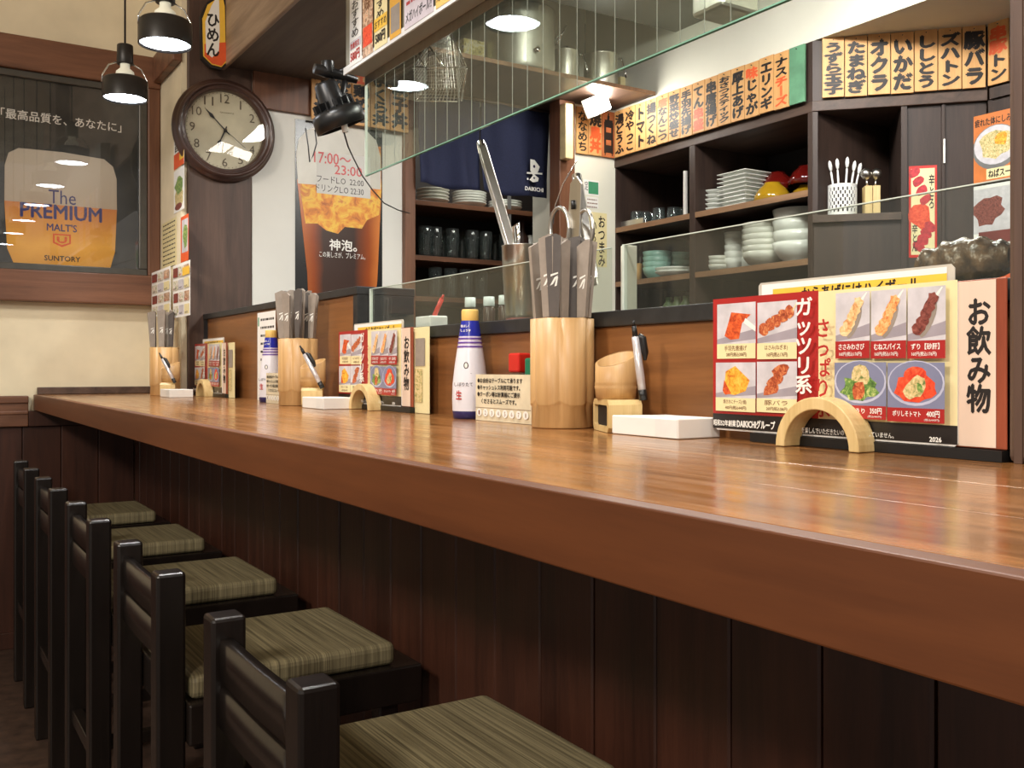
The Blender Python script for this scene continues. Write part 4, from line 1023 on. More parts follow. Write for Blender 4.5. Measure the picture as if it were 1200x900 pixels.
# contents
def plate_profile(r, h, t=.003): return [(1e-4, 0), (r*.55, 0), (r*.95, h*.75), (r, h), (r*.97, h+t*.4), (r*.5, t), (1e-4, t)]
def bowl_profile(r, h, t=.003): return [(1e-4, 0), (r*.42, 0), (r*.44, h*.08), (r*.72, h*.3), (r*.92, h*.62), (r, h), (r-t, h), (r*.9-t, h*.62), (r*.7-t, h*.34), (1e-4, h*.14)]
ORD2 = ['first', 'second', 'third', 'fourth', 'fifth', 'sixth', 'seventh', 'eighth', 'ninth']
def stack(name, x, y, z, n, prof, dz, mat, label, cat, group, inv=False):
    first = None
    for k in range(n):
        if first is None:
            m = MB().lathe([(r, -hh if inv else hh) for r, hh in prof], (0, 0, max(p[1] for p in prof) if inv else 0), 28)
            first = m.build(name, mat); first.location = (x, y, z); tag(first, label, cat, group)
        else:
            c = dup(first, (x+random.uniform(-.001, .001), y, z+dz*k)); c['label'] = label+(', topmost' if k == n-1 else f', {ORD2[k]} up')
    if n > 1: first['label'] = label+', bottom one'
    return first
def at(u, X): 
    r = ray(u, 0); return r.y*X/r.x
X1 = 2.41
stack('plate', X1, at(841, X1), s1, 5, plate_profile(.062, .018), .0155, M_porc, 'round white plate in the short stack on the upper cabinet shelf', 'plate', 'round white plates, upper shelf')
# square plates
m = MB(); 
for (r0, z0_, r1, z1_) in [(.045, 0, .066, .013)]:
    q = [(-1, -1), (1, -1), (1, 1), (-1, 1)]
    vs = [(a*rr_, b*rr_, zz_) for rr_, zz_ in [(.046, 0), (.054, .0065), (.066, .0085), (.066, .0115), (.062, .0115), (.05, .006)] for a, b in q]
    fs = [(3, 2, 1, 0)]+[(k*4+i, k*4+(i+1) % 4, (k+1)*4+(i+1) % 4, (k+1)*4+i) for k in range(5) for i in range(4)]+[(20, 21, 22, 23)]
    m._add(vs, fs)
sq = m.build('square_plate', M_porc, None, .0008); sq.location = (X1+.0, at(873, X1), s1)
tag(sq, 'square white plate in the tall stack on the upper cabinet shelf', 'plate', 'square white plates')
sq['label'] = 'square white plate, bottom of the tall stack on the upper cabinet shelf'
for k in range(1, 9): dup(sq, (X1, at(873, X1), s1+.0138*k), f"square white plate, {'topmost' if k == 8 else ORD2[k]+' up'} in the tall upper shelf stack")
stack('lacquer_bowl', 2.40, at(905, 2.40), s1, 1, bowl_profile(.063, .068), .03, M_bowly, 'ochre lacquer bowl turned upside down at the end of the upper shelf', 'bowl', None, True)
stack('lacquer_bowl', 2.49, at(911, 2.49), s1+.06, 1, bowl_profile(.06, .062), .03, M_bowlr, 'dark red lacquer bowl on top behind the ochre one', 'bowl', None, True)
stack('lacquer_bowl', 2.49, at(911, 2.49)+.002, s1, 1, bowl_profile(.06, .06), .03, M_bowly, 'ochre lacquer bowl under the dark red one', 'bowl', None, True)
stack('lacquer_bowl', 2.50, at(945, 2.50), s1, 1, bowl_profile(.06, .062), .03, M_bowly, 'ochre lacquer bowl half hidden by the cabinet side', 'bowl', None, True)
stack('lacquer_bowl', 2.50, at(945, 2.50), s1+.0625, 1, bowl_profile(.06, .062), .03, M_bowlr, 'dark red lacquer bowl half hidden by the cabinet side', 'bowl', None, True)
# tray of tumblers, inverted
ty = (at(724, 2.4)+at(778, 2.4))/2
MB().box(2.33, 2.47, ty-.1, ty+.09, s1+.0003, s1+.004).box(2.33, 2.335, ty-.1, ty+.09, s1+.004, s1+.03).box(2.33, 2.47, ty+.086, ty+.09, s1+.004, s1+.03)
m = MB().box(2.33, 2.47, ty-.1, ty+.09, s1+.0003, s1+.004).box(2.33, 2.335, ty-.1, ty+.09, s1+.004, s1+.026).box(2.33, 2.47, ty+.086, ty+.09, s1+.004, s1+.026)
one('steel_tray', m, M_steel, 'shallow steel tray under the small glasses on the upper shelf', 'tray', bevel=.001)
gp = [(r_, z_) for r_, z_ in [(1e-4, 0), (.022, 0), (.0225, .004), (.027, .05), (.0275, .058), (.025, .057), (.0245, .05), (.0205, .008), (1e-4, .007)]]
g0 = None
for (u, X, zz, l) in [(755, 2.4, .004, 'small upturned glass on the steel tray, nearest the wall'), (764, 2.44, .004, 'small upturned glass at the back of the steel tray'), (772, 2.39, .004, 'small upturned glass at the middle of the steel tray'), (789, 2.41, .0, 'small upturned glass next to the cabinet divider'), (799, 2.45, .0, 'small upturned glass behind the others by the divider'), (746, 2.37, .004, 'low glass at the front of the steel tray')]:
    if g0 is None:
        g0 = MB().lathe([(r_, .058-z_) for r_, z_ in gp], (0, 0, 0), 20).build('glass_cup', M_tumbler); g0.location = (X, at(u, X), s1+zz+.0003); tag(g0, l, 'glass', 'small glasses on the upper shelf')
    else: dup(g0, (X, at(u, X), s1+zz+.0003), l)
one('paper_roll', MB().cyl(.008, .008, 0, .17, (2.37, at(806, 2.37)+.012, s1), 12), M_paper, 'narrow white paper roll standing against the cabinet divider', 'paper roll')
# lower shelf, right bay
stack('small_bowl', X1, at(842, X1), s2, 3, bowl_profile(.048, .03), .015, M_porc2, 'small pale bowl in the lowest stack on the lower cabinet shelf', 'bowl', 'small pale bowls, lower shelf')
stack('teacup', X1+.02, at(861, X1+.02), s2, 5, bowl_profile(.036, .05), .022, M_porc, 'white teacup in a stack behind the small bowls', 'cup', 'stacked white teacups')
stack('ribbed_cup', X1+.05, at(876, X1+.05), s2, 4, bowl_profile(.034, .05), .027, M_porc, 'white cup in the stack next to the big bowls', 'cup', 'stacked white cups by the bowls')
stack('rice_bowl', X1, at(897, X1), s2, 6, bowl_profile(.076, .052), .019, M_porc2, 'large grey white bowl in the big stack on the lower shelf', 'bowl', 'large stacked bowls')
stack('deep_bowl', X1+.01, at(936, X1+.01), s2, 4, bowl_profile(.082, .07), .035, M_porc, 'deep white bowl in the tall stack at the cabinet side', 'bowl', 'deep stacked bowls')
# lower shelf, left bay
m = MB().lathe([(1e-4, 0), (.024, 0), (.024, .072), (.022, .072), (.022, .004), (1e-4, .004)], (0, 0, 0), 20)
o = m.build('wooden_cup', M_bamboo); o.location = (2.38, at(745, 2.38), s2); tag(o, 'yellow brown cup of utensils on the lower shelf', 'cup')
m = MB()
for k in range(5): m.tube([(2.38+.01*math.cos(k*1.3), at(745, 2.38)+.01*math.sin(k*1.3), s2+.006), (2.38+.022*math.cos(k*1.3), at(745, 2.38)+.022*math.sin(k*1.3), s2+.1)], .002, 6)
one('utensils', m, M_sleeve2, 'thin dark utensils standing in the yellow brown cup', 'utensils', 'utensils in cups')
stack('celadon_bowl', X1, at(770, X1), s2, 4, bowl_profile(.055, .05), .02, M_celadon, 'pale green celadon bowl in the stack on the lower shelf', 'bowl', 'celadon bowls')
stack('celadon_bowl', 2.5, at(792, 2.5), s2, 3, bowl_profile(.058, .05), .03, M_celadon, 'pale green celadon bowl in the rear stack by the divider', 'bowl', 'celadon bowls at the back')
stack('serving_dish', 2.36, at(790, 2.36), s2, 2, plate_profile(.07, .02), .012, M_porc, 'white serving dish in front of the celadon bowls', 'dish', 'white serving dishes')
m = MB()
for k in range(3): m.lathe([(1e-4, 0), (.03, 0), (.032, .05), (.02, .07), (1e-4, .07)], (2.37, at(790+9*k, 2.37), CZ+.0905), 16)
for k in range(3):
    mm = MB().lathe([(1e-4, 0), (.024, 0), (.026, .1), (.012, .12), (.012, .135), (1e-4, .135)], (2.37, at(784+10*k, 2.37), CZ+.0905+.04), 16)
    if k: mm.T = None
    one('green_canister', mm.box(2.345, 2.395, at(784+10*k, 2.37)-.02, at(784+10*k, 2.37)+.02, CZ+.0905, CZ+.1305), plain('dull_green', (88, 108, 70), .5), ['dull green canister under the lower shelf, nearest the wall', 'dull green canister in the middle under the lower shelf', 'dull green canister by the divider under the lower shelf'][k], 'canister')

# ------------------------------------------------------------------ slanting cabinet
sc = thing('corner_cabinet', tuple(P0+E_*.24+NI*.15), 'slanting dark cabinet bay with a cutlery basket on its shelf', 'cabinet')
def sbox(a0, a1, d0, d1, z0, z1):
    m = MB(); c = [P0+E_*a0+NI*d0, P0+E_*a1+NI*d0, P0+E_*a1+NI*d1, P0+E_*a0+NI*d1]
    return m.prism([(p.x, p.y, z0) for p in c], (0, 0, z1-z0))
Pd = PD(0); T = lambda u: Pd.pix(u, 200)[0]; tE = .479; zf = Pd.pix(1000, 251)[1]
sbox(-.002, tE, -.004, .3, zH0, zH1+.0).build('sign_shelf', M_cabY, sc, .002)
sbox(0, tE, .0, .01, zH1, CZ+.984).build('sign_backboard', M_cab, sc)
sbox(T(1056), T(1063), 0, .29, 0, zH0).build('divider', M_cab, sc)
sbox(T(1063), tE, .012, .024, 0, zH0).build('flat_panel', M_cab, sc)
sbox(T(1104), T(1108), .004, .0118, 0, zH0).build('door_edge', M_cab, sc, .001)
sbox(T(1105.5), T(1107.5), -.001, .0039, Pd.pix(1106, 191)[1], Pd.pix(1106, 163)[1]).build('hinge', M_steel, sc)
sbox(.0, T(1056), -.01, .29, zf-.022, zf).build('shelf', M_cabY, sc, .001)
sbox(.0, T(1056), .004, .29, 0, zf-.0225).build('lower_panel', M_cab, sc)
sbox(-.0, T(1056), .27, .29, zf, zH0).build('back_panel', M_cab, sc)
sbox(.001, .015, .0, .27, zf, zH0).build('side_panel', M_cab, sc)
o = struct('wall_cabinet_run', MB().box(XC, XC+.05, -.6, YCC-.002, 0, zH0).box(XC-.01, XC+.1, -.6, YCC-.012, zH0, zH1), M_cab)
MB().box(XC-.012, XC-.0005, YCC-.12, YCC-.1, 0, zH0-.001).build('stile', M_dark, o)
def on_diag(u, dep):
    p = P0+NI*dep; d = ray(u, 300); k = p.dot(NI)/Vector((d.x, d.y, 0)).dot(NI); return Vector((d.x*k, d.y*k, 0))
bk = on_diag(987, .05)
t = thing('cutlery_basket', (bk.x, bk.y, zf), 'round white pierced basket of spoons on the slanting cabinet shelf', 'basket')
r = .042; m = MB(); n = 40
rows = 9
for j in range(rows):
    for i in range(n):
        if (i+j) % 2 == 0 or j in (0, rows-1):
            a, a2 = 2*math.pi*i/n, 2*math.pi*(i+1)/n; z0_, z1_ = zf+.001+.0105*j, zf+.001+.0105*(j+1)
            m._add([(bk.x+r*math.cos(a), bk.y+r*math.sin(a), z0_), (bk.x+r*math.cos(a2), bk.y+r*math.sin(a2), z0_), (bk.x+r*math.cos(a2), bk.y+r*math.sin(a2), z1_), (bk.x+r*math.cos(a), bk.y+r*math.sin(a), z1_)], [(0, 1, 2, 3)])
        else:
            a, a2 = 2*math.pi*(i-.22)/n, 2*math.pi*(i+.22)/n; z0_, z1_ = zf+.001+.0105*j, zf+.001+.0105*(j+1)
            m._add([(bk.x+r*math.cos(a), bk.y+r*math.sin(a), z0_), (bk.x+r*math.cos(a2), bk.y+r*math.sin(a2), z0_), (bk.x+r*math.cos(a2), bk.y+r*math.sin(a2), z1_), (bk.x+r*math.cos(a), bk.y+r*math.sin(a), z1_)], [(0, 1, 2, 3)])
m.build('pierced_wall', M_whitep, t, solid=.0015)
MB().lathe([(1e-4, .001), (.036, .001), (.037, .09)], (bk.x, bk.y, zf), 24).build('liner', M_sleeve2, t)
RV = Vector((CS, -SN, 0))
def spoon(x, y, z, lean, L, mat, label, group, head=.012):
    p0 = Vector((x, y, z)); p1 = p0+Vector(lean).normalized()*L
    t = thing('spoon', p0, label, 'spoon', group)
    MB().tube([p0, p1], [.0035, .003], 8).build('handle', mat, t)
    m = MB(); m.T = Matrix.Translation(p1) @ Vector(lean).to_track_quat('Z', 'Y').to_matrix().to_4x4()
    m.lathe([(1e-4, -.001), (head*.7, .006), (head, .018), (head*.75, .03), (1e-4, .036)], (0, 0, 0), 14); m.build('bowl', mat, t)
for k, (s, c_) in enumerate([(-.3, .14), (-.12, .145), (.12, .15), (.3, .14), (.45, .135)]):
    q = bk+RV*(s*.05); spoon(q.x, q.y, zf+.012, tuple(RV*s*.5+Vector((0, 0, 1))), c_-.015, M_whitep, f'white handled spoon, {ORD[k]} of five in the pierced basket', 'white spoons in the basket', .006)
hk = on_diag(1021, .05)
t = thing('ladle_holder', (hk.x, hk.y, zf), 'square pale wooden holder beside the pierced basket', 'holder')
m = MB(); m.T = Matrix.Translation((hk.x, hk.y, zf)) @ Matrix.Rotation(-.7, 4, 'Z')
m.box(-.022, -.001, -.02, .02, .0005, .088).box(.001, .022, -.02, .02, .0005, .088); m.build('body', M_bamboo2, t, .001)
for k, s in enumerate((-1, 1)):
    q = hk+RV*(s*.012); spoon(q.x, q.y, zf+.09, (RV*s*.1+Vector((0, 0, 1)))[:], .018, M_steel, ['steel ladle head in the wooden holder, next to the basket', 'steel ladle head in the wooden holder, away from the basket'][k], 'steel ladles', .017)
# posters on the cabinets
def ex_skew(pr, a0, zb, a1, zt):
    h, w = zt-zb, a1-a0
    pr.ab(a0+w*.08, zb+h*.03, a1-w*.08, zt-h*.03, M_cream)
    pr.ell(a0+w*.4, zb+h*.45, w*.4, h*.14, F_tom, 14, .3, .3); 
    for k in range(4): pr.ell(a0+w*(.2+.13*k), zb+h*(.93-.1*k), w*.16, h*.07, plain('print_raw_meat', (188, 48, 56), .35, vary=.2, scale=90), 12, -.8, .2, k)
    for k in range(4): pr.ell(a0+w*(.36+.13*k), zb+h*(.12+.07*k), w*.18, h*.07, MATS['print_raw_meat'], 12, .8, .2, k+5)
    pr.column('辛とろ', a0+w*.7, zb+h*.52, a0+w*.92, zb+h*.9, M_ink, .02); pr.column('辛とん', a0+w*.1, zb+h*.06, a0+w*.32, zb+h*.36, M_ink, .02)
flat_sheet('poster', PD(-.0115), 1065, 195, 302, 1098, M_redp, 'narrow red poster of raw meat skewers on the slanting cabinet', extra=ex_skew)
def ex_bowl(pr, a0, zb, a1, zt):
    h, w = zt-zb, a1-a0
    pr.ell(a0+w*.62, zb+h*.5, w*.56, h*.32, M_greyp, 24); pr.ell(a0+w*.62, zb+h*.53, w*.52, h*.28, M_photo, 24); pr.ell(a0+w*.62, zb+h*.54, w*.4, h*.2, F_on, 16, 0, .3); pr.ell(a0+w*.75, zb+h*.6, w*.15, h*.1, F_gold, 12, 0, .4)
    pr.text('疲れた体にしみる', a0+w*.12, zt-h*.17, a1+w*.1, zt-h*.06, M_ink, .02)
    pr.ab(a0+w*.4, zb+h*.05, a1, zb+h*.2, M_cream); pr.text('ねばスープ', a0+w*.45, zb+h*.07, a1+w*.1, zb+h*.18, M_ink, .03)
flat_sheet('poster', PX(XC-.014), 1137, 138, 218, 1186, plain('poster_orange', (206, 120, 62), .4), 'orange poster of a steaming white bowl beside the pillar', extra=ex_bowl)
def ex_meat(pr, a0, zb, a1, zt):
    h, w = zt-zb, a1-a0
    pr.ab(a0+w*.08, zb+h*.3, a1, zt-h*.05, M_photo); pr.ell(a0+w*.5, zb+h*.62, w*.34, h*.2, F_dark, 16, .3, .4); pr.ab(a0+w*.3, zb+h*.14, a1, zb+h*.32, plain('print_dull_red', (120, 52, 46), .4)); pr.ab(a0, zb, a1, zb+h*.1, M_cream)
flat_sheet('poster', PX(XC-.014), 1131, 221, 300, 1186, M_paper, 'white poster of red meat under the orange bowl poster', extra=ex_meat)
flat_sheet('poster', PX(XC-.014), 1127, 303, 330, 1186, M_oink, 'orange edged poster lowest beside the pillar')
# snack bag on the ledge by the pillar
m = MB(); rnd = random.Random(4)
def bag(u, v):
    y = .505+.10*u; k = math.sin(math.pi*min(1, max(0, v)))
    return (.872+.022*math.cos(2*math.pi*v)*(.35+.65*math.sin(math.pi*(u*.9+.05)))+.003*math.sin(23*u+9*v), y, LED1+.026+.0225*math.sin(2*math.pi*v)*(.3+.7*math.sin(math.pi*(u*.8+.1)))+.002*math.sin(31*u+17*v))
m.grid(bag, 24, 24)
one('snack_bag', m, plain('crinkled_brown_film', (104, 78, 54), .25, .05, vary=.4, scale=60, bmp=.4), 'crinkled shiny brown bag lying on the ledge beside the pillar', 'bag')

# ------------------------------------------------------------------ steel cup with tongs, second cup with scissors, on the ledge
def on_ledge(u, X): return (X, at(u, X))
cx, cy = on_ledge(613, .885)
def steelcup(cx, cy, r, h, label, z=LED1+.0004):
    t = thing('steel_cup', (cx, cy, z), label, 'cup')
    MB().lathe([(1e-4, .004), (r*.82, .004), (r*.84, .012), (r*.93, h*.55), (r*.95, h*.55+.001), (r, h), (r*1.02, h+.001), (r*.98, h+.0005), (r*.8, .012), (1e-4, .012)], (cx, cy, z), 32).build('wall', M_steel, t)
    MB().lathe([(1e-4, 0), (r*.9, 0), (r*.9, .0035), (1e-4, .0035)], (cx, cy, z), 28).build('base_mat', plain('pink_plastic', (196, 110, 116), .4), t)
    return t
steelcup(cx, cy, .036, .128, 'tall steel cup holding tongs, on the ledge behind the glass')
def tongs(p0, p1, wid, label, open_=.35):
    p0, p1 = Vector(p0), Vector(p1); d = (p1-p0).normalized(); s = Vector((CS, -SN, 0)); s = (s-d*s.dot(d)).normalized(); n = d.cross(s)
    t = thing('tongs', p0, label, 'tongs')
    for k in (-1, 1):
        a = [p0+n*k*.012, p0+(p1-p0)*.5+n*k*.010, p1-d*.015+n*k*.006, p1+n*k*.002]
        m = MB(); vs = []
        for q in a:
            for sx in (-1, 1): vs.append(q+s*wid*sx)
        for q in a:
            for sx in (-1, 1): vs.append(q+s*wid*sx*.8+n*k*.003)
        fs = []
        for i in range(3): fs += [(2*i, 2*i+1, 2*i+3, 2*i+2), (8+2*i, 8+2*i+2, 8+2*i+3, 8+2*i+1), (2*i, 2*i+2, 8+2*i+2, 8+2*i), (2*i+1, 8+2*i+1, 8+2*i+3, 2*i+3)]
        m._add(vs, fs); m.build('arm', M_steel, t, .001)
    m = MB(); m.T = Matrix.Translation(p1) @ d.to_track_quat('Z', 'Y').to_matrix().to_4x4()
    m.cyl(.008, .008, -.012, .004, (0, 0, 0), 14); m.build('hinge', M_chrome, t)
def P3(u, v, X): return pX(u, v, X)
tongs(P3(602, 300, .885), P3(564, 169, .905), .0085, 'steel tongs standing tall in the steel cup')
t = thing('scissor_clip', P3(606, 285, .868), 'short steel clip tip peeking over the steel cup rim', 'clip')
MB().tube([P3(604, 300, .868), P3(602, 266, .868), P3(607, 262, .868), P3(609, 300, .868)], .003, 8).build('loop', M_chrome, t)
cx2, cy2 = on_ledge(672, .90)
steelcup(cx2, cy2, .034, .108, 'steel cup of scissors hidden behind the chopstick packets')
tongs(P3(696, 330, .90), P3(676, 208, .915), .0075, 'steel tongs with bright arms behind the chopstick packets')
t = thing('scissors', P3(672, 330, .88), 'steel kitchen scissors handle up behind the chopstick packets', 'scissors')
m = MB(); loop = [P3(648+11*math.cos(a)+8, 268+25*math.sin(a), .88) for a in [i*math.pi/8 for i in range(17)]]; m.tube(loop, .0035, 8, False); m.build('handle', M_steel, t)
m = MB(); loop = [P3(686+9*math.cos(a), 268+22*math.sin(a), .885) for a in [i*math.pi/8 for i in range(17)]]; m.tube(loop, .003, 8, False); m.build('handle', M_steel, t)
m = MB(); m.prism([P3(663, 300, .882), P3(668, 215, .882), P3(675, 206, .882), P3(681, 215, .882), P3(678, 300, .882)], (.003, 0, 0)); m.build('blade', M_steel, t, .0006)
m = MB(); m.tube([P3(672, 235, .8815), P3(672, 245, .8815)], .004, 8); m.build('rivet', M_blackp, t)
t = thing('steel_wire_whisk', P3(655, 270, .895), 'thin bent steel wire handle arching up to the work lamp side', 'utensil')
MB().tube([P3(648, 262, .895), P3(651, 240, .895), P3(660, 215, .895), P3(676, 188, .895)], .0012, 6).build('wire', M_chrome, t)

# spice bottles and white tub on the kitchen worktop behind the glass
kz = LED1+.0006
def sbottle(u, X, h, body, label):
    x, y = on_ledge(u, X); t = thing('seasoning_bottle', (x, y, kz), label, 'bottle', 'white capped bottles behind the glass')
    MB().lathe([(1e-4, 0), (.011, 0), (.0115, .003), (.0115, h*.6), (.009, h*.68), (1e-4, h*.68)], (x, y, kz), 18).build('body', body, t)
    MB().lathe([(1e-4, h*.68), (.0105, h*.68), (.0108, h*.7), (.0105, h-.001), (1e-4, h)], (x, y, kz), 18).build('cap', plain('pale_blue_cap', (206, 218, 214), .4), t)
M_dk = plain('dark_sauce', (60, 40, 34), .3)
sbottle(551, .935, .062, M_tumbler, 'white capped clear bottle behind the glass, nearest the white tub')
sbottle(573, .935, .059, M_dk, 'white capped brown bottle behind the glass, in the middle')
sbottle(591, .935, .058, M_dk, 'white capped brown bottle beside the steel cup')
x, y = on_ledge(505, .90)
t = thing('white_tub', (x, y, kz), 'small white plastic tub behind the glass at the black ledge', 'tub')
MB().prism([(x-.02, y-.035, kz), (x+.02, y-.035, kz), (x+.02, y+.03, kz), (x-.02, y+.03, kz)], (0, 0, .028)).build('box', M_whitep, t, .003)
t = thing('marker_pen', (x, y-.01, kz+.03), 'red marker pen standing out of the white tub', 'pen')
MB().tube([(x, y-.015, kz+.029), (x+.01, y-.028, kz+.062)], [.005, .0045], 10).tube([(x+.01, y-.028, kz+.062), (x+.012, y-.031, kz+.07)], [.0032, .002], 8).build('body', M_redp, t)

# ------------------------------------------------------------------ noren curtain in the kitchen doorway
YN = Y0-.05
def noren(u0, u1, vb0, label, ph, mark=False):
    P = PY(YN); a0, a1 = P.pix(u0, 222)[0], P.pix(u1, 222)[0]; zb = CZ+.655; zt = CZ+.985
    t = thing('noren_panel', ((a0+a1)/2, YN, zb), label, 'curtain', 'noren curtain panels')
    def f(u, v): 
        return (a0+(a1-a0)*(u+.012*math.sin(5*v+ph)*(1-v)), YN-.016*(1-v*.8)*math.sin(9*u+ph+2.5*v)-.006*(1-v*.6)*math.sin(19*u+ph), zb+(zt-zb)*v+.004*math.sin(6*u+ph)*(1-v))
    MB().grid(f, 30, 16).build('cloth', M_navy, t, solid=.0015)
    if mark:
        P.lay = .026
        P.pp([(617, 188), (622, 189), (628, 197), (626, 203), (622, 206), (627, 210), (626, 214), (620, 215), (616, 212), (620, 207), (617, 201)], M_wink)
        P.pp([(613, 203), (631, 204), (631, 206), (613, 205)], M_wink); P.ell(*P.pix(621.5, 196.5), .005, .006, M_navy, 10); P.ell(*P.pix(621.5, 210), .004, .004, M_navy, 10)
        P.ell(*P.pix(614, 211), .004, .004, M_wink, 10); P.tpx('DAIKICHI', 611, 219.5, 224, 632, M_wink, .03)
        P.out('crest', t)
noren(489, 562.5, 215, 'plain navy curtain panel in the kitchen doorway', 1.0)
noren(564, 642, 225, 'navy curtain panel with white crest in the kitchen doorway', 2.2, True)
one('curtain_rod', MB().tube([(1.545, YN, CZ+.987), (2.10, YN, CZ+.987)], .006, 10), M_dark, 'thin rod carrying the navy curtain under the pot shelf', 'rod')

# storeroom shelf behind the curtain
YSH = 3.5
za, zb_, zc = CZ+.69, CZ+.466, CZ+.30
t = thing('glass_rack', (1.9, YSH+.1, 0), 'dark shelf rack behind the curtain full of beer glasses', 'shelf')
for z in (za, zb_, zc): MB().box(1.45, 2.75, YSH, YSH+.26, z-.02, z).build('shelf', M_frame, t, .001)
MB().box(1.45, 2.75, YSH+.262, YSH+.27, 0, CZ+1.2).build('back', M_cabin, t)
for x in (1.60, 2.2, 2.70): MB().box(x, x+.02, YSH+.001, YSH+.2, 0, CZ+1.1).build('upright', M_greyp, t) if x != 2.2 else MB().box(x, x+.014, YSH+.001, YSH+.01, 0, CZ+1.1).build('upright', M_greyp, t)
bg = None
def atY(u, Y): r = ray(u, 0); return r.x*Y/r.y
for i, (u, dy, z) in enumerate([(498, .05, zb_), (510, .05, zb_), (519, .12, zb_), (530, .05, zb_), (541, .12, zb_), (553, .05, zb_), (569, .05, zb_), (580, .12, zb_), (592, .05, zb_), (500, .14, zb_), (510, .05, zc), (528, .05, zc), (546, .05, zc), (564, .08, zc)]):
    x = atY(u, YSH+dy)
    if bg is None:
        bg = MB().lathe([(1e-4, .0), (.024, 0), (.026, .01), (.030, .08), (.029, .125), (.027, .125), (.028, .08), (.023, .014), (1e-4, .012)], (0, 0, 0), 20).build('beer_glass', M_tumbler)
        bg.location = (x, YSH+dy, z+.0003); tag(bg, 'empty beer glass, first along the rack by the door frame', 'glass', 'beer glasses on the rack')
    else: dup(bg, (x, YSH+dy, z+.0003), f"empty beer glass, {ORD[i]} along the rack behind the curtain" if z == zb_ else f'empty beer glass, {ORD[i-10]} along the lowest rack shelf behind the curtain')
stack('stacked_plate', atY(507, YSH+.08), YSH+.08, za, 4, plate_profile(.07, .02), .014, M_porc2, 'grey white plate in the rack stack by the door frame', 'plate', 'plates on the rack by the frame')
stack('stacked_plate', atY(550, YSH+.08), YSH+.08, za, 5, plate_profile(.075, .022), .011, M_porc, 'white plate in the wide rack stack under the curtain', 'plate', 'plates on the rack under the curtain')
stack('stacked_plate', atY(592, YSH+.08), YSH+.08, za, 3, plate_profile(.075, .022), .011, M_porc, 'white plate in the rack stack behind the tongs', 'plate', 'plates on the rack behind the tongs')
for (u, m_, h, l) in [(612, M_dk, .19, 'dark bottle on the rack beside the tongs'), (621, M_whitep, .13, 'white squeeze bottle on the glass rack'), (634, M_dk, .16, 'dark bottle on the rack beside the white one'), (646, plain('grey_bottle', (120, 124, 128), .3), .15, 'grey bottle on the rack next to the door frame')]:
    x = atY(u, YSH+.06)
    one('bottle', MB().lathe([(1e-4, 0), (.026, 0), (.028, .01), (.028, h*.6), (.011, h*.78), (.011, h), (1e-4, h)], (x, YSH+.06, zb_), 18), m_, l, 'bottle')

# ------------------------------------------------------------------ pot shelf over the doorway
zs = pX(768, 108, 2.3).z; ySF = pX(768, 108, 2.3).y
ps = thing('pot_shelf', (1.9, 2.85, zs-.02), 'wide wooden shelf over the kitchen doorway carrying pots', 'shelf')
MB().box(1.38, 2.299, ySF, Y0+.003, zs-.012, zs).build('plank', M_darkY, ps, .002)
MB().box(1.38, 2.299, ySF-.004, ySF, zs-.013, zs+.001).build('front_edge', M_shelfedge, ps, .001)
def potat(u, Y): return atY(u, Y)
yP = 2.80; x = potat(606, yP)
t = thing('stock_pot', (x, yP, zs), 'large dull aluminium pot with side handle on the shelf over the doorway', 'pot')
r = .13
MB().lathe([(1e-4, 0), (r*.93, 0), (r*.98, .012), (r, .03), (r, .215), (r*1.03, .222), (r*1.0, .225), (r*.96, .02), (1e-4, .01)], (x, yP, zs+.001), 40).build('body', M_alu, t)
for k in (-1, 1):
    c = Vector((x, yP, zs+.15))+Vector((.62*k, -.3*k if k > 0 else .3, 0)).normalized()*r*k*(1 if k > 0 else 1)
    d = (c-Vector((x, yP, c.z))).normalized(); s = Vector((-d.y, d.x, 0))
    MB().tube([c+s*.035-Vector((0, 0, .02)), c+s*.035+d*.02, c+s*.03+d*.035+Vector((0, 0, .03)), c-s*.03+d*.035+Vector((0, 0, .03)), c-s*.035+d*.02, c-s*.035-Vector((0, 0, .02))], .005, 8).build('handle', M_chrome, t)
q = Vector((x, yP, zs))+Vector((-.1, -.99, 0)).normalized()*r
MB().tube([q+Vector((0, .01, .06)), q+Vector((0, -.02, .06))], .009, 10).build('rivet', M_chrome, t)
def smallpot(u, Y, r, h, label, hs):
    x = potat(u, Y); t = thing('steel_canister', (x, Y, zs), label, 'pot')
    MB().lathe([(1e-4, 0), (r, 0), (r, .003), (r, h-.006), (r*1.03, h-.004), (r*1.0, h), (r*.6, h+.006), (1e-4, h+.008)], (x, Y, zs+.001), 32).build('body', M_steel2, t)
    MB().lathe([(1e-4, h+.008), (.008, h+.01), (.01, h+.018), (1e-4, h+.02)], (x, Y, zs+.001), 14).build('lid_knob', M_chrome, t)
    d = Vector((CS, -SN, 0)); c = Vector((x, Y, zs))+d*r
    MB().tube([c+Vector((0, 0, h*.92)), c+d*.012+Vector((0, 0, h*.94)), c+d*.028+Vector((0, 0, h*.55)), c+d*.03+Vector((0, 0, h*.42))], .004, 8).build('handle', M_chrome, t)
smallpot(663, 2.80, .048, .13, 'narrow steel canister with handle next to the big pot', 1)
smallpot(704, 2.78, .062, .135, 'wider steel canister with lid at the shelf end', 1)
x = potat(728, 2.86); one('white_carton', MB().box(x-.02, x+.02, 2.84, 2.92, zs+.0005, zs+.1), M_cream, 'pale carton behind the steel canister on the pot shelf', 'carton')
x = potat(552, 2.82)
one('speckled_box', MB().box(x-.045, x+.035, 2.79, 2.87, zs+.0005, zs+.10), blotch('print_speckled', [(80, 80, 60), (210, 196, 120), (230, 224, 190), (110, 110, 90)], 50), 'speckled yellow packet beside the big pot on the shelf', 'packet')
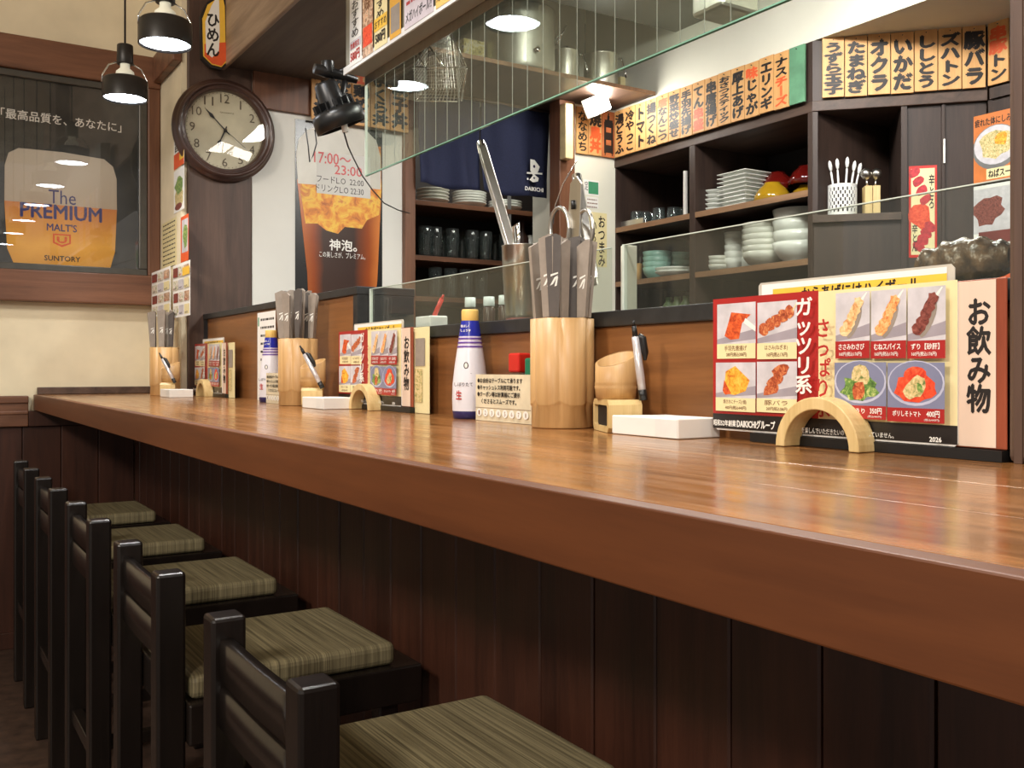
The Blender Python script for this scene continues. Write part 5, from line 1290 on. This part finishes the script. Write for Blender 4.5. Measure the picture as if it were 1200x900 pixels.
# work lamp under shelf
c = pY(697, 124, 2.80)
t = thing('work_lamp', tuple(c), 'small bright white lamp clipped under the pot shelf', 'lamp')
m = MB(); m.T = Matrix.Translation(c) @ Matrix.Rotation(-.45, 4, 'Y') @ Matrix.Rotation(.2, 4, 'Z')
m.box(-.05, .05, -.03, -.024, -.03, .03); m.build('diffuser', M_tube, t, .003)
m = MB(); m.T = Matrix.Translation(c) @ Matrix.Rotation(-.45, 4, 'Y') @ Matrix.Rotation(.2, 4, 'Z')
m.box(-.054, .054, -.0235, .01, -.034, .034); m.build('housing', M_whitep, t, .003)
MB().tube([c+Vector((0, 0, .03)), (c.x, c.y, zs-.0125)], .004, 8).build('stem', M_steel, t)
l = bpy.data.lights.new('work_light', 'POINT'); l.energy = 3.2; l.color = (1, .97, .9); l.shadow_soft_size = .04
o = bpy.data.objects.new('work_light', l); COL.objects.link(o); o.location = (c.x-.06, c.y-.11, c.z-.02)
# lit board edge next to it, papers on the white wall
p = pY(666, 150, Y0-.06)
one('white_board', MB().box(atY(663, YK-.06), atY(672, YK-.06), YK-.06, YK-.021, pY(668, 186, YK-.06).z, pY(668, 121, YK-.06).z), plain('cream_board', (240, 216, 160), .5), 'narrow cream board next to the door frame under the work lamp', 'board', bevel=.004)
def ex_grn(pr, a0, zb, a1, zt): pr.ab(a0+(a1-a0)*.3, zb+(zt-zb)*.1, a1-(a1-a0)*.05, zt-(zt-zb)*.1, M_green); pr.text('定', a0+(a1-a0)*.05, zb+(zt-zb)*.3, a0+(a1-a0)*.28, zt-(zt-zb)*.1, M_ink)
flat_sheet('sticker', PY(YK-.0005), 684, 210, 228, 702, M_paper, 'green and white sticker on the white kitchen wall', 'sticker', extra=ex_grn)
flat_sheet('note', PY(YK-.0005), 687, 230, 243, 701, M_paper, 'small white note below the green sticker', 'note', extra=lambda pr, a0, zb, a1, zt: lines(pr, a0, zb, a1, zt, 3, M_brink))
flat_sheet('paper_menu', PY(YK-.0005), 690, 248, 312, 711, M_cream, 'cream paper with black brush writing on the white kitchen wall', 'paper',
    extra=lambda pr, a0, zb, a1, zt: (pr.column('おつまみ', a0+(a1-a0)*.5, zb, a1-(a1-a0)*.08, zt-.01, M_ink, .02), pr.column('いろいろ', a0+(a1-a0)*.05, zb, a0+(a1-a0)*.45, zt-.03, M_ink, .01)))

# ------------------------------------------------------------------ frying basket hanging behind the glass
t = thing('frying_basket', (1.08, 2.05, CZ+.62), 'steel wire frying basket hanging behind the hanging glass', 'basket')
def B(u, v, X=1.08): return P3(u, v, X)
top = [B(486, 78, 1.0), B(548, 79, 1.0), B(548, 79, 1.0)+Vector((.10, .03, .07)), B(528, 38, 1.06), B(528, 38, 1.06)]
r1 = [B(484, 79, 1.02), B(547, 79, 1.02), B(529, 40, 1.12), B(502, 52, 1.16)]
bt = [B(487, 118, 1.04), B(536, 119, 1.04), B(536, 104, 1.12), B(500, 104, 1.14)]
MB().tube(r1+[r1[0]], .0032, 8).build('rim', M_chrome, t)
MB().tube(bt+[bt[0]], .002, 6).build('bottom_rim', M_chrome, t)
m = MB()
for s in range(4):
    a, b_, c_, d_ = r1[s], r1[(s+1) % 4], bt[s], bt[(s+1) % 4]
    for k in range(1, 12): f = k/12; m.tube([a.lerp(b_, f), c_.lerp(d_, f)], .0006, 3, False)
    for k in range(1, 10): f = k/10; m.tube([a.lerp(c_, f), b_.lerp(d_, f)], .0006, 3, False)
for k in range(1, 12): f = k/12; m.tube([bt[0].lerp(bt[1], f), bt[3].lerp(bt[2], f)], .0006, 3, False)
m.build('mesh', M_steel, t, kind='stuff')
for (u0, v0, u1, v1) in [(488, 62, 499, 80), (503, 54, 519, 78)]:
    MB().tube([B(u0, v0, 1.08), B(u1, v1, 1.03)], .0026, 8).build('cross_bar', M_chrome, t)
MB().tube([B(547, 80, 1.02), B(541, 118, 1.05)], .0024, 8).build('corner_rod', M_chrome, t)
MB().tube([r1[2], r1[2]+Vector((.0, .03, .10)), r1[2]+Vector((0, .03, .33))], .0026, 8).build('hanging_hook', M_chrome, t)
# steel tray hanging under the soffit at the top of the picture
c = P3(836, 8, 1.75)
one('steel_container', MB().box(c.x-.03, c.x+.10, c.y-.06, c.y+.05, c.z-.02, CZ+1.189), M_steel2, 'steel box mounted under the dark kitchen soffit', 'box', bevel=.01)

# ------------------------------------------------------------------ clip-on spotlight at the end of the hanging glass
t = thing('clip_spotlight', tuple(pY(392, 150, 1.96)), 'black clip-on spotlight with finned round head at the glass end', 'lamp')
q0, q1 = pY(380, 96, 1.96), pY(400, 146, 1.96); ax = (q1-q0).normalized()
m = MB(); m.T = Matrix.Translation(q0) @ ax.to_track_quat('Z', 'Y').to_matrix().to_4x4()
m.lathe([(1e-4, 0), (.02, 0), (.025, .006), (.027, .05), (.028, .055)], (0, 0, 0), 24); m.build('neck', M_blackp, t)
m = MB(); m.T = Matrix.Translation(q0) @ ax.to_track_quat('Z', 'Y').to_matrix().to_4x4()
m.lathe([(.028, .055), (.050, .062), (.056, .07), (.057, .1), (.053, .101), (.05, .08), (1e-4, .076)], (0, 0, 0), 32); m.build('head', M_blackp, t)
for k in range(16):
    a = 2*math.pi*k/16; m = MB(); m.T = Matrix.Translation(q0) @ ax.to_track_quat('Z', 'Y').to_matrix().to_4x4() @ Matrix.Rotation(a, 4, 'Z')
    m.box(.027, .045, -.0015, .0015, .042, .064); m.build('fin', M_blackp, t)
m = MB(); j0, j1 = pY(368, 80, 1.96), pY(418, 94, 1.96)
m.tube([j0, j0.lerp(j1, .3), j1], [.011, .013, .008], 12); m.tube([pY(384, 72, 1.96), pY(384, 86, 1.96)], .014, 14); m.build('clamp_arm', M_blackp, t, .001)
MB().tube([pY(404, 92, 1.96), pY(401, 112, 1.96), pY(399, 120, 1.96)], .006, 10).build('yoke', M_blackp, t)
MB().tube([pY(384, 74, 1.96), pY(388, 78, 1.96)], .006, 12).build('knob', M_chrome, t)
MB().tube([pY(416, 66, 1.96), pY(408, 80, 1.96), pY(396, 86, 1.96)], .007, 10).build('glass_clip', M_blackp, t)
MB().tube([pY(402, 140, 1.93), pY(405, 155, 1.93)], .007, 12).build('plug', M_whitep, t)
cd_ = [pY(403, 155, 1.93), pY(408, 172, 1.96)]+[pY(u, v, 2.2+.1*i) for i, (u, v) in enumerate([(414, 185), (424, 205), (436, 222), (450, 238), (466, 246), (480, 250)])]
MB().tube(cd_, .0018, 6).build('cord', M_blackp, t)
MB().tube([pY(358, 150, 1.96), pY(361, 170, 1.96), pY(363, 190, 1.96), pY(367, 182, 1.96), pY(371, 168, 1.96), pY(369, 152, 1.96)], .0014, 6).build('cord', M_blackp, t)
